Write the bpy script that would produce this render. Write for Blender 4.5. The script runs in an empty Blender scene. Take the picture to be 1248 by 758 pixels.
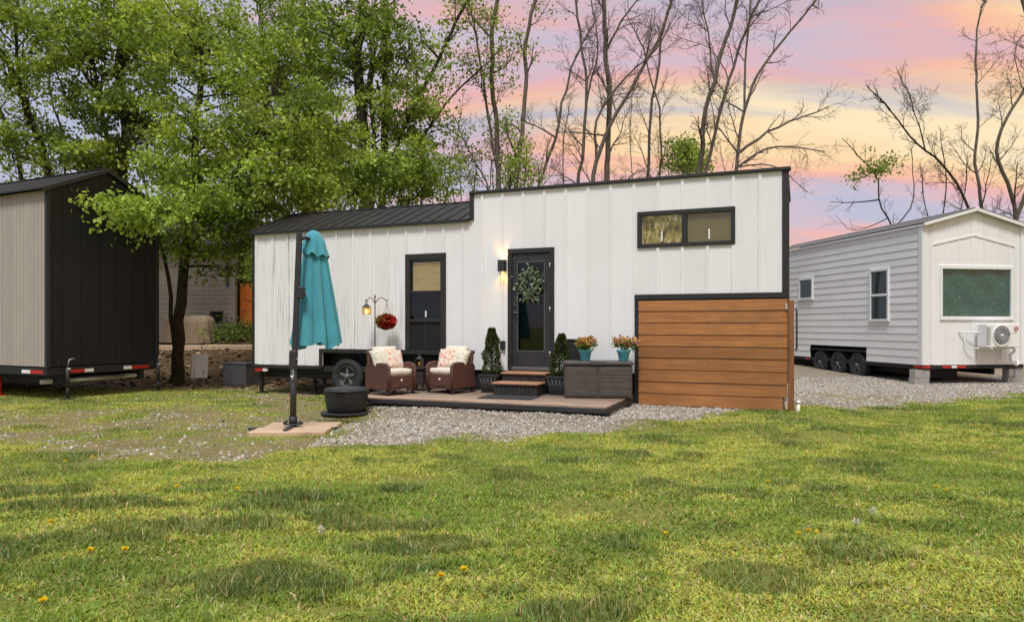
import bpy, bmesh, math, random
import numpy as np
from mathutils import Vector, Matrix
R = math.radians
PI = math.pi
random.seed(7)
rng = np.random.default_rng(7)
scene = bpy.context.scene
col = scene.collection

# ------------------------------------------------------------------ camera
cam_d = bpy.data.cameras.new('camera'); cam = bpy.data.objects.new('camera', cam_d); col.objects.link(cam)
cam.location = (0, 0, 1.42); cam.rotation_euler = (R(90), 0, 0)
cam_d.sensor_width = 36; cam_d.lens = 24.95; cam_d.shift_y = 0.0152
cam_d.clip_start = 0.05; cam_d.clip_end = 3000
scene.camera = cam

# ------------------------------------------------------------------ sky, sun, exposure
SUN_EL, SUN_AZ = 62, 190            # azimuth clockwise from +Y (behind the camera, to its left)
w = bpy.data.worlds.new('World'); scene.world = w; w.use_nodes = True
nt = w.node_tree; nt.nodes.clear()
def wn(t, **k):
    n = nt.nodes.new(t)
    for a, b in k.items(): setattr(n, a, b)
    return n
def wl(a, b): nt.links.new(a, b)
def wmath(op, a, b=None, clamp=False):
    n = wn('ShaderNodeMath', operation=op, use_clamp=clamp)
    for i, v in enumerate((a, b)):
        if v is None: continue
        if isinstance(v, (int, float)): n.inputs[i].default_value = v
        else: wl(v, n.inputs[i])
    return n.outputs[0]
tc = wn('ShaderNodeTexCoord')
sep = wn('ShaderNodeSeparateXYZ'); wl(tc.outputs['Generated'], sep.inputs[0])
X, Y, Z = sep.outputs
# cloud layer seen from below: a flat deck at height 1, streaked by the wind
den = wmath('ADD', wmath('MAXIMUM', Z, 0.0), 0.16)
comb = wn('ShaderNodeCombineXYZ')
wl(wmath('DIVIDE', X, den), comb.inputs[0]); wl(wmath('DIVIDE', Y, den), comb.inputs[1])
mp = wn('ShaderNodeMapping'); mp.inputs['Rotation'].default_value = (0, 0, R(-20)); mp.inputs['Scale'].default_value = (0.5, 1.25, 1)
mp.inputs['Location'].default_value = (0.3, 1.27, 0)
wl(comb.outputs[0], mp.inputs[0])
n1 = wn('ShaderNodeTexNoise'); n1.inputs['Scale'].default_value = 0.85; n1.inputs['Detail'].default_value = 5; n1.inputs['Roughness'].default_value = 0.52; n1.inputs['Distortion'].default_value = 0.9
wl(mp.outputs[0], n1.inputs['Vector'])
n2 = wn('ShaderNodeTexNoise'); n2.inputs['Scale'].default_value = 2.1; n2.inputs['Detail'].default_value = 6; n2.inputs['Roughness'].default_value = 0.6; n2.inputs['Distortion'].default_value = 0.4
wl(mp.outputs[0], n2.inputs['Vector'])
# evening glow lies toward the right (+X) and low; cool lavender opposite
warm = wmath('ADD', wmath('MULTIPLY', X, 0.46), wmath('MULTIPLY', wmath('SUBTRACT', n1.outputs['Fac'], 0.5), 1.7))
warm = wmath('ADD', warm, wmath('MULTIPLY', wmath('SUBTRACT', n2.outputs['Fac'], 0.5), 0.6))
warm = wmath('ADD', warm, 0.50, clamp=True)
ramp = wn('ShaderNodeValToRGB'); cr = ramp.color_ramp
stops = [(0.0, (0.46, 0.50, 0.66)), (0.30, (0.50, 0.50, 0.64)), (0.46, (0.65, 0.50, 0.58)), (0.60, (0.82, 0.45, 0.45)),
         (0.74, (0.95, 0.51, 0.34)), (0.88, (1.0, 0.70, 0.37)), (1.0, (1.0, 0.80, 0.50))]
cr.elements[0].position, cr.elements[0].color = stops[0][0], (*stops[0][1], 1)
cr.elements[1].position, cr.elements[1].color = stops[-1][0], (*stops[-1][1], 1)
for p, c in stops[1:-1]:
    e = cr.elements.new(p); e.color = (*c, 1)
wl(warm, ramp.inputs[0])
# torn blue-grey cloud streaks below the lit layer
mp3 = wn('ShaderNodeMapping'); mp3.inputs['Rotation'].default_value = (0, 0, R(-14)); mp3.inputs['Scale'].default_value = (0.5, 1.9, 1); mp3.inputs['Location'].default_value = (4.1, 2.2, 0); wl(comb.outputs[0], mp3.inputs[0])
n3 = wn('ShaderNodeTexNoise'); n3.inputs['Scale'].default_value = 1.1; n3.inputs['Detail'].default_value = 8; n3.inputs['Roughness'].default_value = 0.6; n3.inputs['Distortion'].default_value = 0.7; wl(mp3.outputs[0], n3.inputs['Vector'])
sr = wn('ShaderNodeMapRange', interpolation_type='SMOOTHSTEP'); wl(n3.outputs['Fac'], sr.inputs['Value']); sr.inputs['From Min'].default_value = 0.48; sr.inputs['From Max'].default_value = 0.70; sr.inputs['To Max'].default_value = 0.8
smix = wn('ShaderNodeMix', data_type='RGBA'); wl(sr.outputs[0], smix.inputs[0]); wl(ramp.outputs[0], smix.inputs[6]); smix.inputs[7].default_value = (0.46, 0.48, 0.60, 1)
# the evening colours belong to the low cloud; overhead the cover is plain pale grey
hi = wn('ShaderNodeMapRange', interpolation_type='SMOOTHSTEP'); wl(Z, hi.inputs['Value'])
hi.inputs['From Min'].default_value = 0.42; hi.inputs['From Max'].default_value = 0.85
hmix = wn('ShaderNodeMix', data_type='RGBA'); wl(hi.outputs[0], hmix.inputs[0]); wl(smix.outputs[2], hmix.inputs[6]); hmix.inputs[7].default_value = (0.62, 0.68, 0.74, 1)
sky = wn('ShaderNodeTexSky', sky_type='NISHITA'); sky.sun_disc = False
sky.sun_elevation = R(SUN_EL); sky.sun_rotation = R(SUN_AZ); sky.air_density = 1.2; sky.dust_density = 2.0
bg1 = wn('ShaderNodeBackground'); wl(sky.outputs[0], bg1.inputs[0]); bg1.inputs[1].default_value = 0.05
bg2 = wn('ShaderNodeBackground'); wl(hmix.outputs[2], bg2.inputs[0]); bg2.inputs[1].default_value = 0.50
mx = wn('ShaderNodeMixShader'); mx.inputs[0].default_value = 0.9
wl(bg1.outputs[0], mx.inputs[1]); wl(bg2.outputs[0], mx.inputs[2])
out = wn('ShaderNodeOutputWorld'); wl(mx.outputs[0], out.inputs[0])

sd = bpy.data.lights.new('sun', 'SUN'); so = bpy.data.objects.new('sun', sd); col.objects.link(so)
sd.energy = 1.5; sd.angle = R(15); sd.color = (1.0, 0.985, 0.955)
sdir = Vector((math.sin(R(SUN_AZ)) * math.cos(R(SUN_EL)), math.cos(R(SUN_AZ)) * math.cos(R(SUN_EL)), math.sin(R(SUN_EL))))
so.rotation_euler = (-sdir).to_track_quat('-Z', 'Y').to_euler(); so.location = (0, -5, 30)
vs = scene.view_settings
vs.view_transform = 'Standard'; vs.look = 'None'; vs.gamma = 1; vs.use_curve_mapping = False; vs.exposure = 1.12

# ------------------------------------------------------------------ materials
MATS = {}
class NT:
    def __init__(s, name):
        s.m = bpy.data.materials.new(name); s.m.use_nodes = True; s.t = s.m.node_tree; s.b = s.t.nodes['Principled BSDF']; s.o = s.t.nodes['Material Output']
    def n(s, t, ins=None, **k):
        n = s.t.nodes.new(t)
        for a, b in k.items(): setattr(n, a, b)
        for a, b in (ins or {}).items():
            if hasattr(b, 'is_linked'): s.t.links.new(b, n.inputs[a])
            else: n.inputs[a].default_value = b
        return n
    def l(s, a, b): s.t.links.new(a, b)
    def obj(s): return s.n('ShaderNodeTexCoord').outputs['Object']
    def pos(s): return s.n('ShaderNodeNewGeometry').outputs['Position']
    def mapv(s, v, sc, rot=(0, 0, 0)): return s.n('ShaderNodeMapping', {'Vector': v, 'Scale': sc, 'Rotation': rot}).outputs[0]
    def noise(s, v, sc, det=4, ro=.55, dist=0): return s.n('ShaderNodeTexNoise', {'Vector': v, 'Scale': sc, 'Detail': det, 'Roughness': ro, 'Distortion': dist}).outputs['Fac']
    def ramp(s, f, stops):
        r = s.n('ShaderNodeValToRGB', {'Fac': f}); e = r.color_ramp.elements
        while len(e) < len(stops): e.new(.5)
        for i, (p, c) in enumerate(stops):
            e[i].position = p; e[i].color = (*c, 1) if len(c) == 3 else c
        return r.outputs[0]
    def mix(s, f, a, b, mode='MIX'):
        n = s.n('ShaderNodeMix', data_type='RGBA', blend_type=mode)
        for i, v in ((0, f), (6, a), (7, b)):
            if hasattr(v, 'is_linked'): s.l(v, n.inputs[i])
            elif i: n.inputs[i].default_value = (*v, 1) if len(v) == 3 else v
            else: n.inputs[i].default_value = v
        return n.outputs[2]
    def bump(s, h, st=.3, d=.01):
        s.l(s.n('ShaderNodeBump', {'Height': h, 'Strength': st, 'Distance': d}).outputs[0], s.b.inputs['Normal'])
    def rough(s, v): s.b.inputs['Roughness'].default_value = v
    def base(s, c):
        if hasattr(c, 'is_linked'): s.l(c, s.b.inputs['Base Color'])
        else: s.b.inputs['Base Color'].default_value = (*c, 1)
def rnd_tint(k, c, amt):
    """a piece-by-piece change of tone (each board is cut from another tree)"""
    oi = k.n('ShaderNodeObjectInfo').outputs['Random']
    r = k.ramp(oi, [(0, (1 - amt,) * 3), (1, (1 + amt * .6,) * 3)])
    return k.mix(1.0, c, r, 'MULTIPLY')
def plain(name, c, rough=.6, var=.18, sc=9, bump=.12, metal=0, spec=.5, tint=0):
    k = NT(name); p = k.pos()
    f = k.noise(p, sc, 5, .6)
    cc = k.ramp(f, [(.28, tuple(x * (1 - var) for x in c)), (.72, tuple(min(1, x * (1 + var)) for x in c))])
    if tint: cc = rnd_tint(k, cc, tint)
    k.base(cc); k.rough(rough); k.b.inputs['Metallic'].default_value = metal; k.b.inputs['Specular IOR Level'].default_value = spec
    if bump: k.bump(k.noise(p, sc * 9, 3), bump, .004)
    MATS[name] = k.m; return k.m
def siding(name, c, streak, dark=(.11, .10, .095), grime=.12):
    """painted boards: brushed grain, faint rain streaks and, where worn, dark weathered splits running down"""
    k = NT(name); p = k.obj()
    f = k.noise(k.mapv(p, (7, 7, .5)), 3, 5, .6)
    cc = k.ramp(f, [(.3, tuple(x * (1 - grime) for x in c)), (.7, c)])
    dirt = k.noise(k.mapv(p, (1.1, 1.1, .7)), 1.3, 3)
    cc = k.mix(k.ramp(dirt, [(.45, (0, 0, 0)), (.8, (.35,) * 3)]), cc, tuple(x * .82 for x in c))
    if streak:
        s1 = k.noise(k.mapv(p, (16, 3, .42)), 2.0, 4, .55)
        s2 = k.noise(k.mapv(p, (1.0, 1, .5)), 1.1, 2)
        m = k.n('ShaderNodeMath', {0: k.ramp(s1, [(.55, (0, 0, 0)), (.64, (1, 1, 1))]), 1: k.ramp(s2, [(.40, (0, 0, 0)), (.58, (streak,) * 3)])}, operation='MULTIPLY').outputs[0]
        # weathering dies out toward the sheltered right end of the long wall
        gx = k.n('ShaderNodeSeparateXYZ', {0: p}).outputs[0]
        fade = k.n('ShaderNodeMapRange', {'Value': gx, 'From Min': -1.2, 'From Max': -4.6, 'To Min': 0.12, 'To Max': 1.0}).outputs[0]
        m = k.n('ShaderNodeMath', {0: m, 1: fade}, operation='MULTIPLY').outputs[0]
        cc = k.mix(m, cc, dark)
    k.base(rnd_tint(k, cc, .05)); k.rough(.62); k.b.inputs['Specular IOR Level'].default_value = .3
    k.bump(k.noise(k.mapv(p, (22, 22, 1.1)), 4, 4), .12, .004); MATS[name] = k.m
def wood(name, c1, c2, axis='X', rough=.55, tint=.25, sc=1):
    k = NT(name); p = k.obj(); oi = k.n('ShaderNodeObjectInfo').outputs['Random']
    add = k.n('ShaderNodeVectorMath', {0: p, 1: k.n('ShaderNodeCombineXYZ', {0: k.n('ShaderNodeMath', {0: oi, 1: 37.0}, operation='MULTIPLY').outputs[0]}).outputs[0]}, operation='ADD').outputs[0]
    s = {'X': (.7, 14, 14), 'Y': (14, .7, 14), 'Z': (14, 14, .7)}[axis]
    g = k.noise(k.mapv(add, tuple(v * sc for v in s)), 2.2, 6, .62, .6)
    cc = k.ramp(g, [(.25, c1), (.75, c2)])
    blot = k.noise(add, 2.5, 3); cc = k.mix(k.ramp(blot, [(.4, (0, 0, 0)), (.75, (.4,) * 3)]), cc, tuple(x * .62 for x in c1))
    k.base(rnd_tint(k, cc, tint)); k.rough(rough); k.bump(g, .25, .004); MATS[name] = k.m
def wicker(name, c):
    k = NT(name); p = k.obj(); sp = k.n('ShaderNodeSeparateXYZ', {0: p})
    a = k.n('ShaderNodeTexWave', {'Vector': p, 'Scale': 15, 'Distortion': .4, 'Detail': 1}, wave_type='BANDS', bands_direction='Z').outputs['Fac']
    d = k.n('ShaderNodeTexWave', {'Vector': p, 'Scale': 10, 'Distortion': .3, 'Detail': 1}, wave_type='BANDS', bands_direction='DIAGONAL').outputs['Fac']
    h = k.n('ShaderNodeMath', {0: a, 1: d}, operation='MULTIPLY').outputs[0]
    v = k.noise(p, 30, 2)
    cc = k.mix(h, tuple(x * .45 for x in c), tuple(x * 1.35 for x in c)); cc = k.mix(k.ramp(v, [(.4, (0, 0, 0)), (.7, (.4,) * 3)]), cc, (c[0] * 1.5, c[1] * 1.6, c[2] * 1.7))
    k.base(cc); k.rough(.5); k.bump(h, .8, .01); MATS[name] = k.m
def fabric(name, c, var=.1, print_c=None, sheen=.2):
    k = NT(name); p = k.obj()
    cc = k.ramp(k.noise(p, 6, 3), [(.3, tuple(x * (1 - var) for x in c)), (.7, c)])
    if print_c:
        v = k.n('ShaderNodeTexVoronoi', {'Vector': p, 'Scale': 17, 'Randomness': 1.0}).outputs['Distance']
        nn = k.noise(p, 26, 3)
        m = k.ramp(k.n('ShaderNodeMath', {0: v, 1: nn}, operation='MULTIPLY').outputs[0], [(.12, (.9,) * 3), (.24, (0, 0, 0))])
        cc = k.mix(m, cc, print_c)
    k.base(cc); k.rough(.85); k.b.inputs['Sheen Weight'].default_value = sheen
    k.bump(k.n('ShaderNodeMath', {0: k.n('ShaderNodeMath', {0: k.noise(p, 160, 2), 1: .12}, operation='MULTIPLY').outputs[0], 1: k.noise(k.mapv(p, (1, 1, .45)), 11, 4, .6, .8)}, operation='ADD').outputs[0], .35, .02); MATS[name] = k.m
def attr_mat(name, rough=.6, trans=0, attr='Col', spec=.3):
    k = NT(name); a = k.n('ShaderNodeAttribute', attribute_name=attr).outputs['Color']
    k.base(a); k.rough(rough); k.b.inputs['Specular IOR Level'].default_value = spec
    if trans:
        t = k.n('ShaderNodeBsdfTranslucent', {'Color': k.mix(1.0, a, (1.25, 1.2, .55), 'MULTIPLY')})
        mxs = k.n('ShaderNodeMixShader', {0: trans}); k.l(k.b.outputs[0], mxs.inputs[1]); k.l(t.outputs[0], mxs.inputs[2]); k.l(mxs.outputs[0], k.o.inputs[0])
    MATS[name] = k.m
def bark(name, c1, c2):
    k = NT(name); p = k.obj()
    g = k.noise(k.mapv(p, (9, 9, 1.6)), 2.4, 6, .65); big = k.noise(p, .9, 3)
    cc = k.ramp(g, [(.32, c1), (.7, c2)]); cc = k.mix(k.ramp(big, [(.5, (0, 0, 0)), (.75, (.45,) * 3)]), cc, (c2[0] * .9, c2[1] * 1.05, c2[2] * .75))
    k.base(cc); k.rough(.9); k.b.inputs['Specular IOR Level'].default_value = .15; k.bump(g, .7, .03); MATS[name] = k.m
def glass(name, tint=(.9, .95, .95), rough=.03, alpha=.25):
    """a window pane: mostly see-through, glossy at the surface"""
    k = NT(name); k.t.nodes.remove(k.b)
    tr = k.n('ShaderNodeBsdfTransparent', {'Color': (*tint, 1)}); gl = k.n('ShaderNodeBsdfGlossy', {'Roughness': rough, 'Color': (1, 1, 1, 1)})
    fr = k.n('ShaderNodeLayerWeight', {'Blend': .5}).outputs['Facing']; fr = k.n('ShaderNodeMath', {0: fr, 1: 4.0}, operation='POWER').outputs[0]; fr = k.n('ShaderNodeMath', {0: fr, 1: .6, 2: .05}, operation='MULTIPLY_ADD').outputs[0]
    fr = k.n('ShaderNodeMath', {0: fr, 1: alpha}, operation='MULTIPLY').outputs[0]
    m = k.n('ShaderNodeMixShader', {0: fr}); k.l(tr.outputs[0], m.inputs[1]); k.l(gl.outputs[0], m.inputs[2]); k.l(m.outputs[0], k.o.inputs[0]); MATS[name] = k.m
def emit(name, c, st):
    k = NT(name); k.base(c); k.b.inputs['Emission Color'].default_value = (*c, 1); k.b.inputs['Emission Strength'].default_value = st; MATS[name] = k.m

siding('white_boards', (.80, .805, .80), .6, grime=.04)
siding('black_boards', (.017, .0163, .0163), 0, grime=.3)
siding('beige_boards', (.40, .365, .315), 0, grime=.16)
siding('grey_boards', (.80, .80, .795), 0, grime=.08)
siding('gable_boards', (.81, .815, .81), 0, grime=.07)
siding('far_boards', (.50, .45, .38), 0, grime=.25)
plain('black_trim', (.018, .0175, .0175), .6, .25, 6, .1, tint=.15)
plain('black_metal', (.026, .026, .028), .5, .25, 8, .08)
plain('dark_roof', (.024, .022, .0215), .5, .35, 3, .06, spec=.45)
plain('chassis', (.012, .012, .012), .7, .4, 5, .2)
plain('underside', (.03, .026, .022), .9, .4, 5, .2)
plain('steel', (.42, .42, .42), .4, .3, 12, .1, metal=.8)
plain('white_metal', (.78, .78, .76), .45, .06, 4, .03)
plain('light_grey', (.55, .56, .56), .6, .12, 5, .05)
plain('hub_grey', (.16, .16, .165), .45, .2, 12, .1, metal=.4)
plain('rubber', (.022, .022, .022), .8, .3, 14, .25)
plain('concrete', (.36, .35, .33), .9, .2, 14, .6, tint=.15)
plain('red_paint', (.45, .02, .015), .4, .15, 9, .05)
plain('reflector_white', (.78, .77, .74), .35, .08, 9, .02)
plain('grey_box', (.095, .095, .10), .6, .2, 5, .15)
plain('resin', (.068, .058, .051), .55, .22, 7, .3)
plain('teal_glaze', (.10, .42, .50), .25, .25, 9, .05)
plain('orange_paint', (.80, .20, .02), .6, .2, 4, .1)
plain('soil', (.04, .028, .02), .95, .3, 20, .5)
plain('mat_fibre', (.03, .032, .035), .95, .3, 40, .5)
plain('cover_vinyl', (.020, .020, .021), .55, .3, 6, .4)
plain('pvc', (.78, .75, .66), .5, .08, 8, .05)
plain('interior', (.020, .018, .016), .9, .3, 3, 0)
plain('curtain_dark', (.03, .035, .03), .8, .3, 3, 0)
wood('cedar', (.25, .095, .026), (.45, .20, .058), 'X', .5, .20)
wood('cedar_post', (.16, .06, .018), (.33, .14, .045), 'Z', .55, .1)
wood('pale_wood', (.48, .33, .21), (.64, .47, .32), 'X', .75, .12)
wood('deck_wood', (.12, .07, .048), (.52, .39, .29), 'X', .85, .5, 1.4)
wood('tread_wood', (.33, .16, .08), (.55, .32, .19), 'X', .6, .1)
wood('black_wood', (.014, .013, .013), (.035, .032, .03), 'X', .65, .2)
wicker('brown_wicker', (.125, .050, .034)); wicker('dark_wicker', (.04, .022, .018))
fabric('cream_fabric', (.72, .67, .56)); fabric('floral_fabric', (.74, .66, .55), .1, (.62, .16, .07)); fabric('leaf_fabric', (.74, .70, .59), .1, (.50, .47, .30))
fabric('teal_fabric', (.055, .32, .40), .16, None, .3); fabric('tarp_tan', (.40, .29, .19), .2)
attr_mat('leaf', .5, .42); attr_mat('grass_blade', .55, .28); attr_mat('pebble', .85); attr_mat('petal', .55, .25)
bark('dark_bark', (.022, .018, .013), (.075, .062, .045)); bark('grey_bark', (.07, .056, .046), (.21, .175, .145))
glass('pane', alpha=.55); glass('dark_pane', (.55, .58, .55), .04, .7); glass('lamp_glass', (.95, .85, .6), .1, .6)
emit('warm_bulb', (1.0, .58, .18), 6.0)
# self-glowing blinds, tree reflections painted on glowing sheets, wrinkled green plastic
k = NT('glowing_amber_blind'); p = k.obj(); z = k.n('ShaderNodeSeparateXYZ', {0: p}).outputs[2]
cb_ = k.mix(k.noise(p, 5, 3), (.32, .19, .06), (.50, .33, .13)); k.base(cb_); k.l(cb_, k.b.inputs['Emission Color']); k.b.inputs['Emission Strength'].default_value = .22; k.rough(.7); MATS['glowing_amber_blind'] = k.m  # weak emission put into the slats to suggest a lit room
k = NT('olive_reflection'); p = k.obj(); cb_ = k.mix(k.noise(k.mapv(p, (3, 3, 3)), 2, 4), (.15, .095, .032), (.21, .135, .05)); k.base(cb_); k.l(cb_, k.b.inputs['Emission Color']); k.b.inputs['Emission Strength'].default_value = .12; k.rough(.7); MATS['olive_reflection'] = k.m
k = NT('gold_reflection'); p = k.obj()
k.base(k.ramp(k.noise(k.mapv(p, (2.6, 2.6, 1.8)), 3.2, 6, .65), [(.36, (.06, .04, .006)), (.47, (.24, .15, .02)), (.56, (.42, .30, .08)), (.66, (.75, .68, .52))])); k.l(k.b.inputs['Base Color'].links[0].from_socket, k.b.inputs['Emission Color']); k.b.inputs['Emission Strength'].default_value = .12; k.rough(.8); MATS['gold_reflection'] = k.m
k = NT('green_plastic'); p = k.obj()
k.base(k.mix(k.ramp(k.noise(p, 13, 4), [(.6, (0, 0, 0)), (.72, (.5,) * 3)]), (.055, .13, .115), (.30, .40, .37))); k.rough(.55); k.b.inputs['Specular IOR Level'].default_value = .2
k.bump(k.noise(p, 7, 4, .6, 1.2), .9, .05); MATS['green_plastic'] = k.m

# ------------------------------------------------------------------ mesh helpers
def link(name, me, m=None, parent=None, loc=None, rot=None):
    o = bpy.data.objects.new(name, me); col.objects.link(o)
    if m is not None and me is not None and not me.materials: me.materials.append(MATS[m])
    if parent is not None: o.parent = parent
    if loc is not None: o.location = loc
    if rot is not None: o.rotation_euler = rot
    return o
def tag(o, label=None, cat=None, group=None, kind=None):
    if label: o['label'] = label
    if cat: o['category'] = cat
    if group: o['group'] = group
    if kind: o['kind'] = kind
    return o
def thing(name, label, cat, loc=(0, 0, 0), rz=0, group=None):
    o = bpy.data.objects.new(name, None); col.objects.link(o); o.location = loc; o.rotation_euler = (0, 0, rz); o.empty_display_size = .1
    return tag(o, label, cat, group)
class MB:
    def __init__(s): s.v, s.f, s.sm = [], [], []
    def add(s, vs, fs, smooth=False):
        b = len(s.v); s.v += [tuple(v) for v in vs]; s.f += [tuple(b + i for i in f) for f in fs]; s.sm += [smooth] * len(fs)
    def box(s, x0, x1, y0, y1, z0, z1, M=None):
        vs = [Vector((x, y, z)) for z in (z0, z1) for y in (y0, y1) for x in (x0, x1)]
        if M is not None: vs = [M @ v for v in vs]
        s.add(vs, [(0, 2, 3, 1), (4, 5, 7, 6), (0, 1, 5, 4), (1, 3, 7, 5), (3, 2, 6, 7), (2, 0, 4, 6)]); return s
    def cbox(s, x0, x1, y0, y1, z0, z1, b=.006, M=None):
        """box with chamfered edges"""
        bm = bmesh.new(); bmesh.ops.create_cube(bm, size=1)
        for v in bm.verts: v.co = Vector((x0 + (v.co.x + .5) * (x1 - x0), y0 + (v.co.y + .5) * (y1 - y0), z0 + (v.co.z + .5) * (z1 - z0)))
        bmesh.ops.bevel(bm, geom=bm.edges[:], offset=b, segments=1, affect='EDGES', profile=.5)
        bm.verts.ensure_lookup_table(); bm.verts.index_update()
        vs = [(M @ v.co) if M is not None else v.co.copy() for v in bm.verts]
        s.add(vs, [[v.index for v in f.verts] for f in bm.faces]); bm.free(); return s
    def prism(s, poly, y0, y1, M=None):
        """polygon in x,z extruded along y (poly counter-clockwise seen from -y)"""
        n = len(poly); vs = [Vector((x, y0, z)) for x, z in poly] + [Vector((x, y1, z)) for x, z in poly]
        if M is not None: vs = [M @ v for v in vs]
        s.add(vs, [tuple(range(n)), tuple(range(2 * n - 1, n - 1, -1))] + [(i, i + n, (i + 1) % n + n, (i + 1) % n) for i in range(n)]); return s
    def tube(s, pts, rad, sides=8, cap=True):
        pts = [Vector(p) for p in pts]; n = len(pts)
        if not hasattr(rad, '__len__'): rad = [rad] * n
        vs = []; up = None
        for i, p in enumerate(pts):
            t = (pts[min(i + 1, n - 1)] - pts[max(i - 1, 0)]).normalized()
            if up is None: up = t.orthogonal().normalized()
            up = (up - t * up.dot(t)); up = up.normalized() if up.length > 1e-6 else t.orthogonal().normalized()
            b = t.cross(up)
            vs += [p + (up * math.cos(2 * PI * k / sides) + b * math.sin(2 * PI * k / sides)) * rad[i] for k in range(sides)]
        fs = [(i * sides + k, i * sides + (k + 1) % sides, (i + 1) * sides + (k + 1) % sides, (i + 1) * sides + k) for i in range(n - 1) for k in range(sides)]
        if cap: fs += [tuple(range(sides))[::-1], tuple((n - 1) * sides + k for k in range(sides))]
        s.add(vs, fs, True); return s
    def lathe(s, prof, sides=20, M=None, fold=None, cap=True):
        """profile of (radius, z); fold(phi, k) scales the radius"""
        vs = []
        for j, (r, z) in enumerate(prof):
            for k in range(sides):
                a = 2 * PI * k / sides; q = r * (fold(a, j) if fold else 1); v = Vector((q * math.cos(a), q * math.sin(a), z)); vs.append(M @ v if M is not None else v)
        n = len(prof)
        fs = [(j * sides + k, j * sides + (k + 1) % sides, (j + 1) * sides + (k + 1) % sides, (j + 1) * sides + k) for j in range(n - 1) for k in range(sides)]
        if cap: fs += [tuple(range(sides))[::-1], tuple((n - 1) * sides + k for k in range(sides))]
        s.add(vs, fs, True); return s
    def mesh(s, name):
        me = bpy.data.meshes.new(name); me.from_pydata(s.v, [], s.f); me.polygons.foreach_set('use_smooth', s.sm); me.update(); return me
    def build(s, name, m, parent=None, loc=None, rot=None): return link(name, s.mesh(name), m, parent, loc, rot)
def box(name, m, parent, x0, x1, y0, y1, z0, z1, b=.006):
    b = min(b, (x1 - x0) * .3, (y1 - y0) * .3, (z1 - z0) * .3)
    return MB().cbox(x0, x1, y0, y1, z0, z1, b).build(name, m, parent)
def np_mesh(name, V, F, colr=None, smooth=False):
    """V (n,3), F (m,k) as numpy; colr (n,3) linear point colours"""
    me = bpy.data.meshes.new(name); n, (m, k) = len(V), F.shape
    me.vertices.add(n); me.vertices.foreach_set('co', np.ascontiguousarray(V, dtype=np.float32).ravel())
    me.loops.add(m * k); me.loops.foreach_set('vertex_index', np.ascontiguousarray(F, dtype=np.int32).ravel())
    me.polygons.add(m); me.polygons.foreach_set('loop_start', np.arange(0, m * k, k, dtype=np.int32))
    me.polygons.foreach_set('loop_total', np.full(m, k, dtype=np.int32))
    if smooth: me.polygons.foreach_set('use_smooth', np.ones(m, dtype=bool))
    if colr is not None:
        a = me.color_attributes.new('Col', 'FLOAT_COLOR', 'POINT'); c4 = np.ones((n, 4), dtype=np.float32); c4[:, :3] = colr; a.data.foreach_set('color', c4.ravel())
    me.update(); me.validate(); return me
def copy_tree(o, parent=None):
    c = o.copy(); col.objects.link(c); c.parent = parent
    for ch in [x for x in bpy.data.objects if x.parent == o]: copy_tree(ch, c)
    return c
# smooth lattice noise, 0..1
_T = np.random.default_rng(3).random((64, 64))
def vnoise(x, y):
    x = np.asarray(x, float); y = np.asarray(y, float); xi = np.floor(x).astype(int); yi = np.floor(y).astype(int); fx = x - xi; fy = y - yi
    fx = fx * fx * (3 - 2 * fx); fy = fy * fy * (3 - 2 * fy); g = lambda a, b: _T[a % 64, b % 64]
    return (g(xi, yi) * (1 - fx) + g(xi + 1, yi) * fx) * (1 - fy) + (g(xi, yi + 1) * (1 - fx) + g(xi + 1, yi + 1) * fx) * fy
def fbm(x, y, o=3):
    s = 0; a = .5; t = 0
    for i in range(o): s = s + a * vnoise(x * 2 ** i + 17 * i, y * 2 ** i + 5 * i); t += a; a *= .5
    return s / t
def sstep(a, b, x):
    t = np.clip((x - a) / (b - a), 0, 1); return t * t * (3 - 2 * t)
# the place, measured off the picture: f = 865 px, eye 1.42 m, horizon row 398
def at(px, py, D): return Vector(((px - 624) / 865 * D, D, 1.42 - (py - 398) / 865 * D))

# ------------------------------------------------------------------ ground
LX = [-30, -6.24, -4.15, -3.0, -1.97, -1.06, -.25, 1.06, 2.52, 3.53, 4.54, 7.35, 11.07, 30]
LY = [9.6, 8.65, 7.62, 7.62, 8.3, 8.8, 9.17, 9.5, 10.45, 10.95, 11.5, 13.2, 15.2, 24]
def gz(x, y):
    x = np.asarray(x, float); y = np.asarray(y, float)
    z = .05 * (fbm(x * .35 + 9, y * .35 + 4) - .5)
    dx, dy = x, y - 12.93; hs_ = dx * .9269 - dy * .3754; ho_ = -dx * .3754 - dy * .9269      # the house stands on a low gravel pad
    z = z + .11 * sstep(-3.6, -1.0, hs_) * sstep(2.55, 1.95, ho_) * sstep(6.2, 4.9, hs_) * sstep(-6, -3, ho_)
    z = z + .030 * (fbm(x * 3.1 + 2, y * 3.1 + 6, 2) - .5) * sstep(12.5, 10.5, y)
    z = z + sstep(17.2, 27, y) * (.25 + .85 * sstep(-2.5, -5.5, x)) * 1.0
    return z * sstep(0, 3, np.abs(y) + .5)
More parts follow.
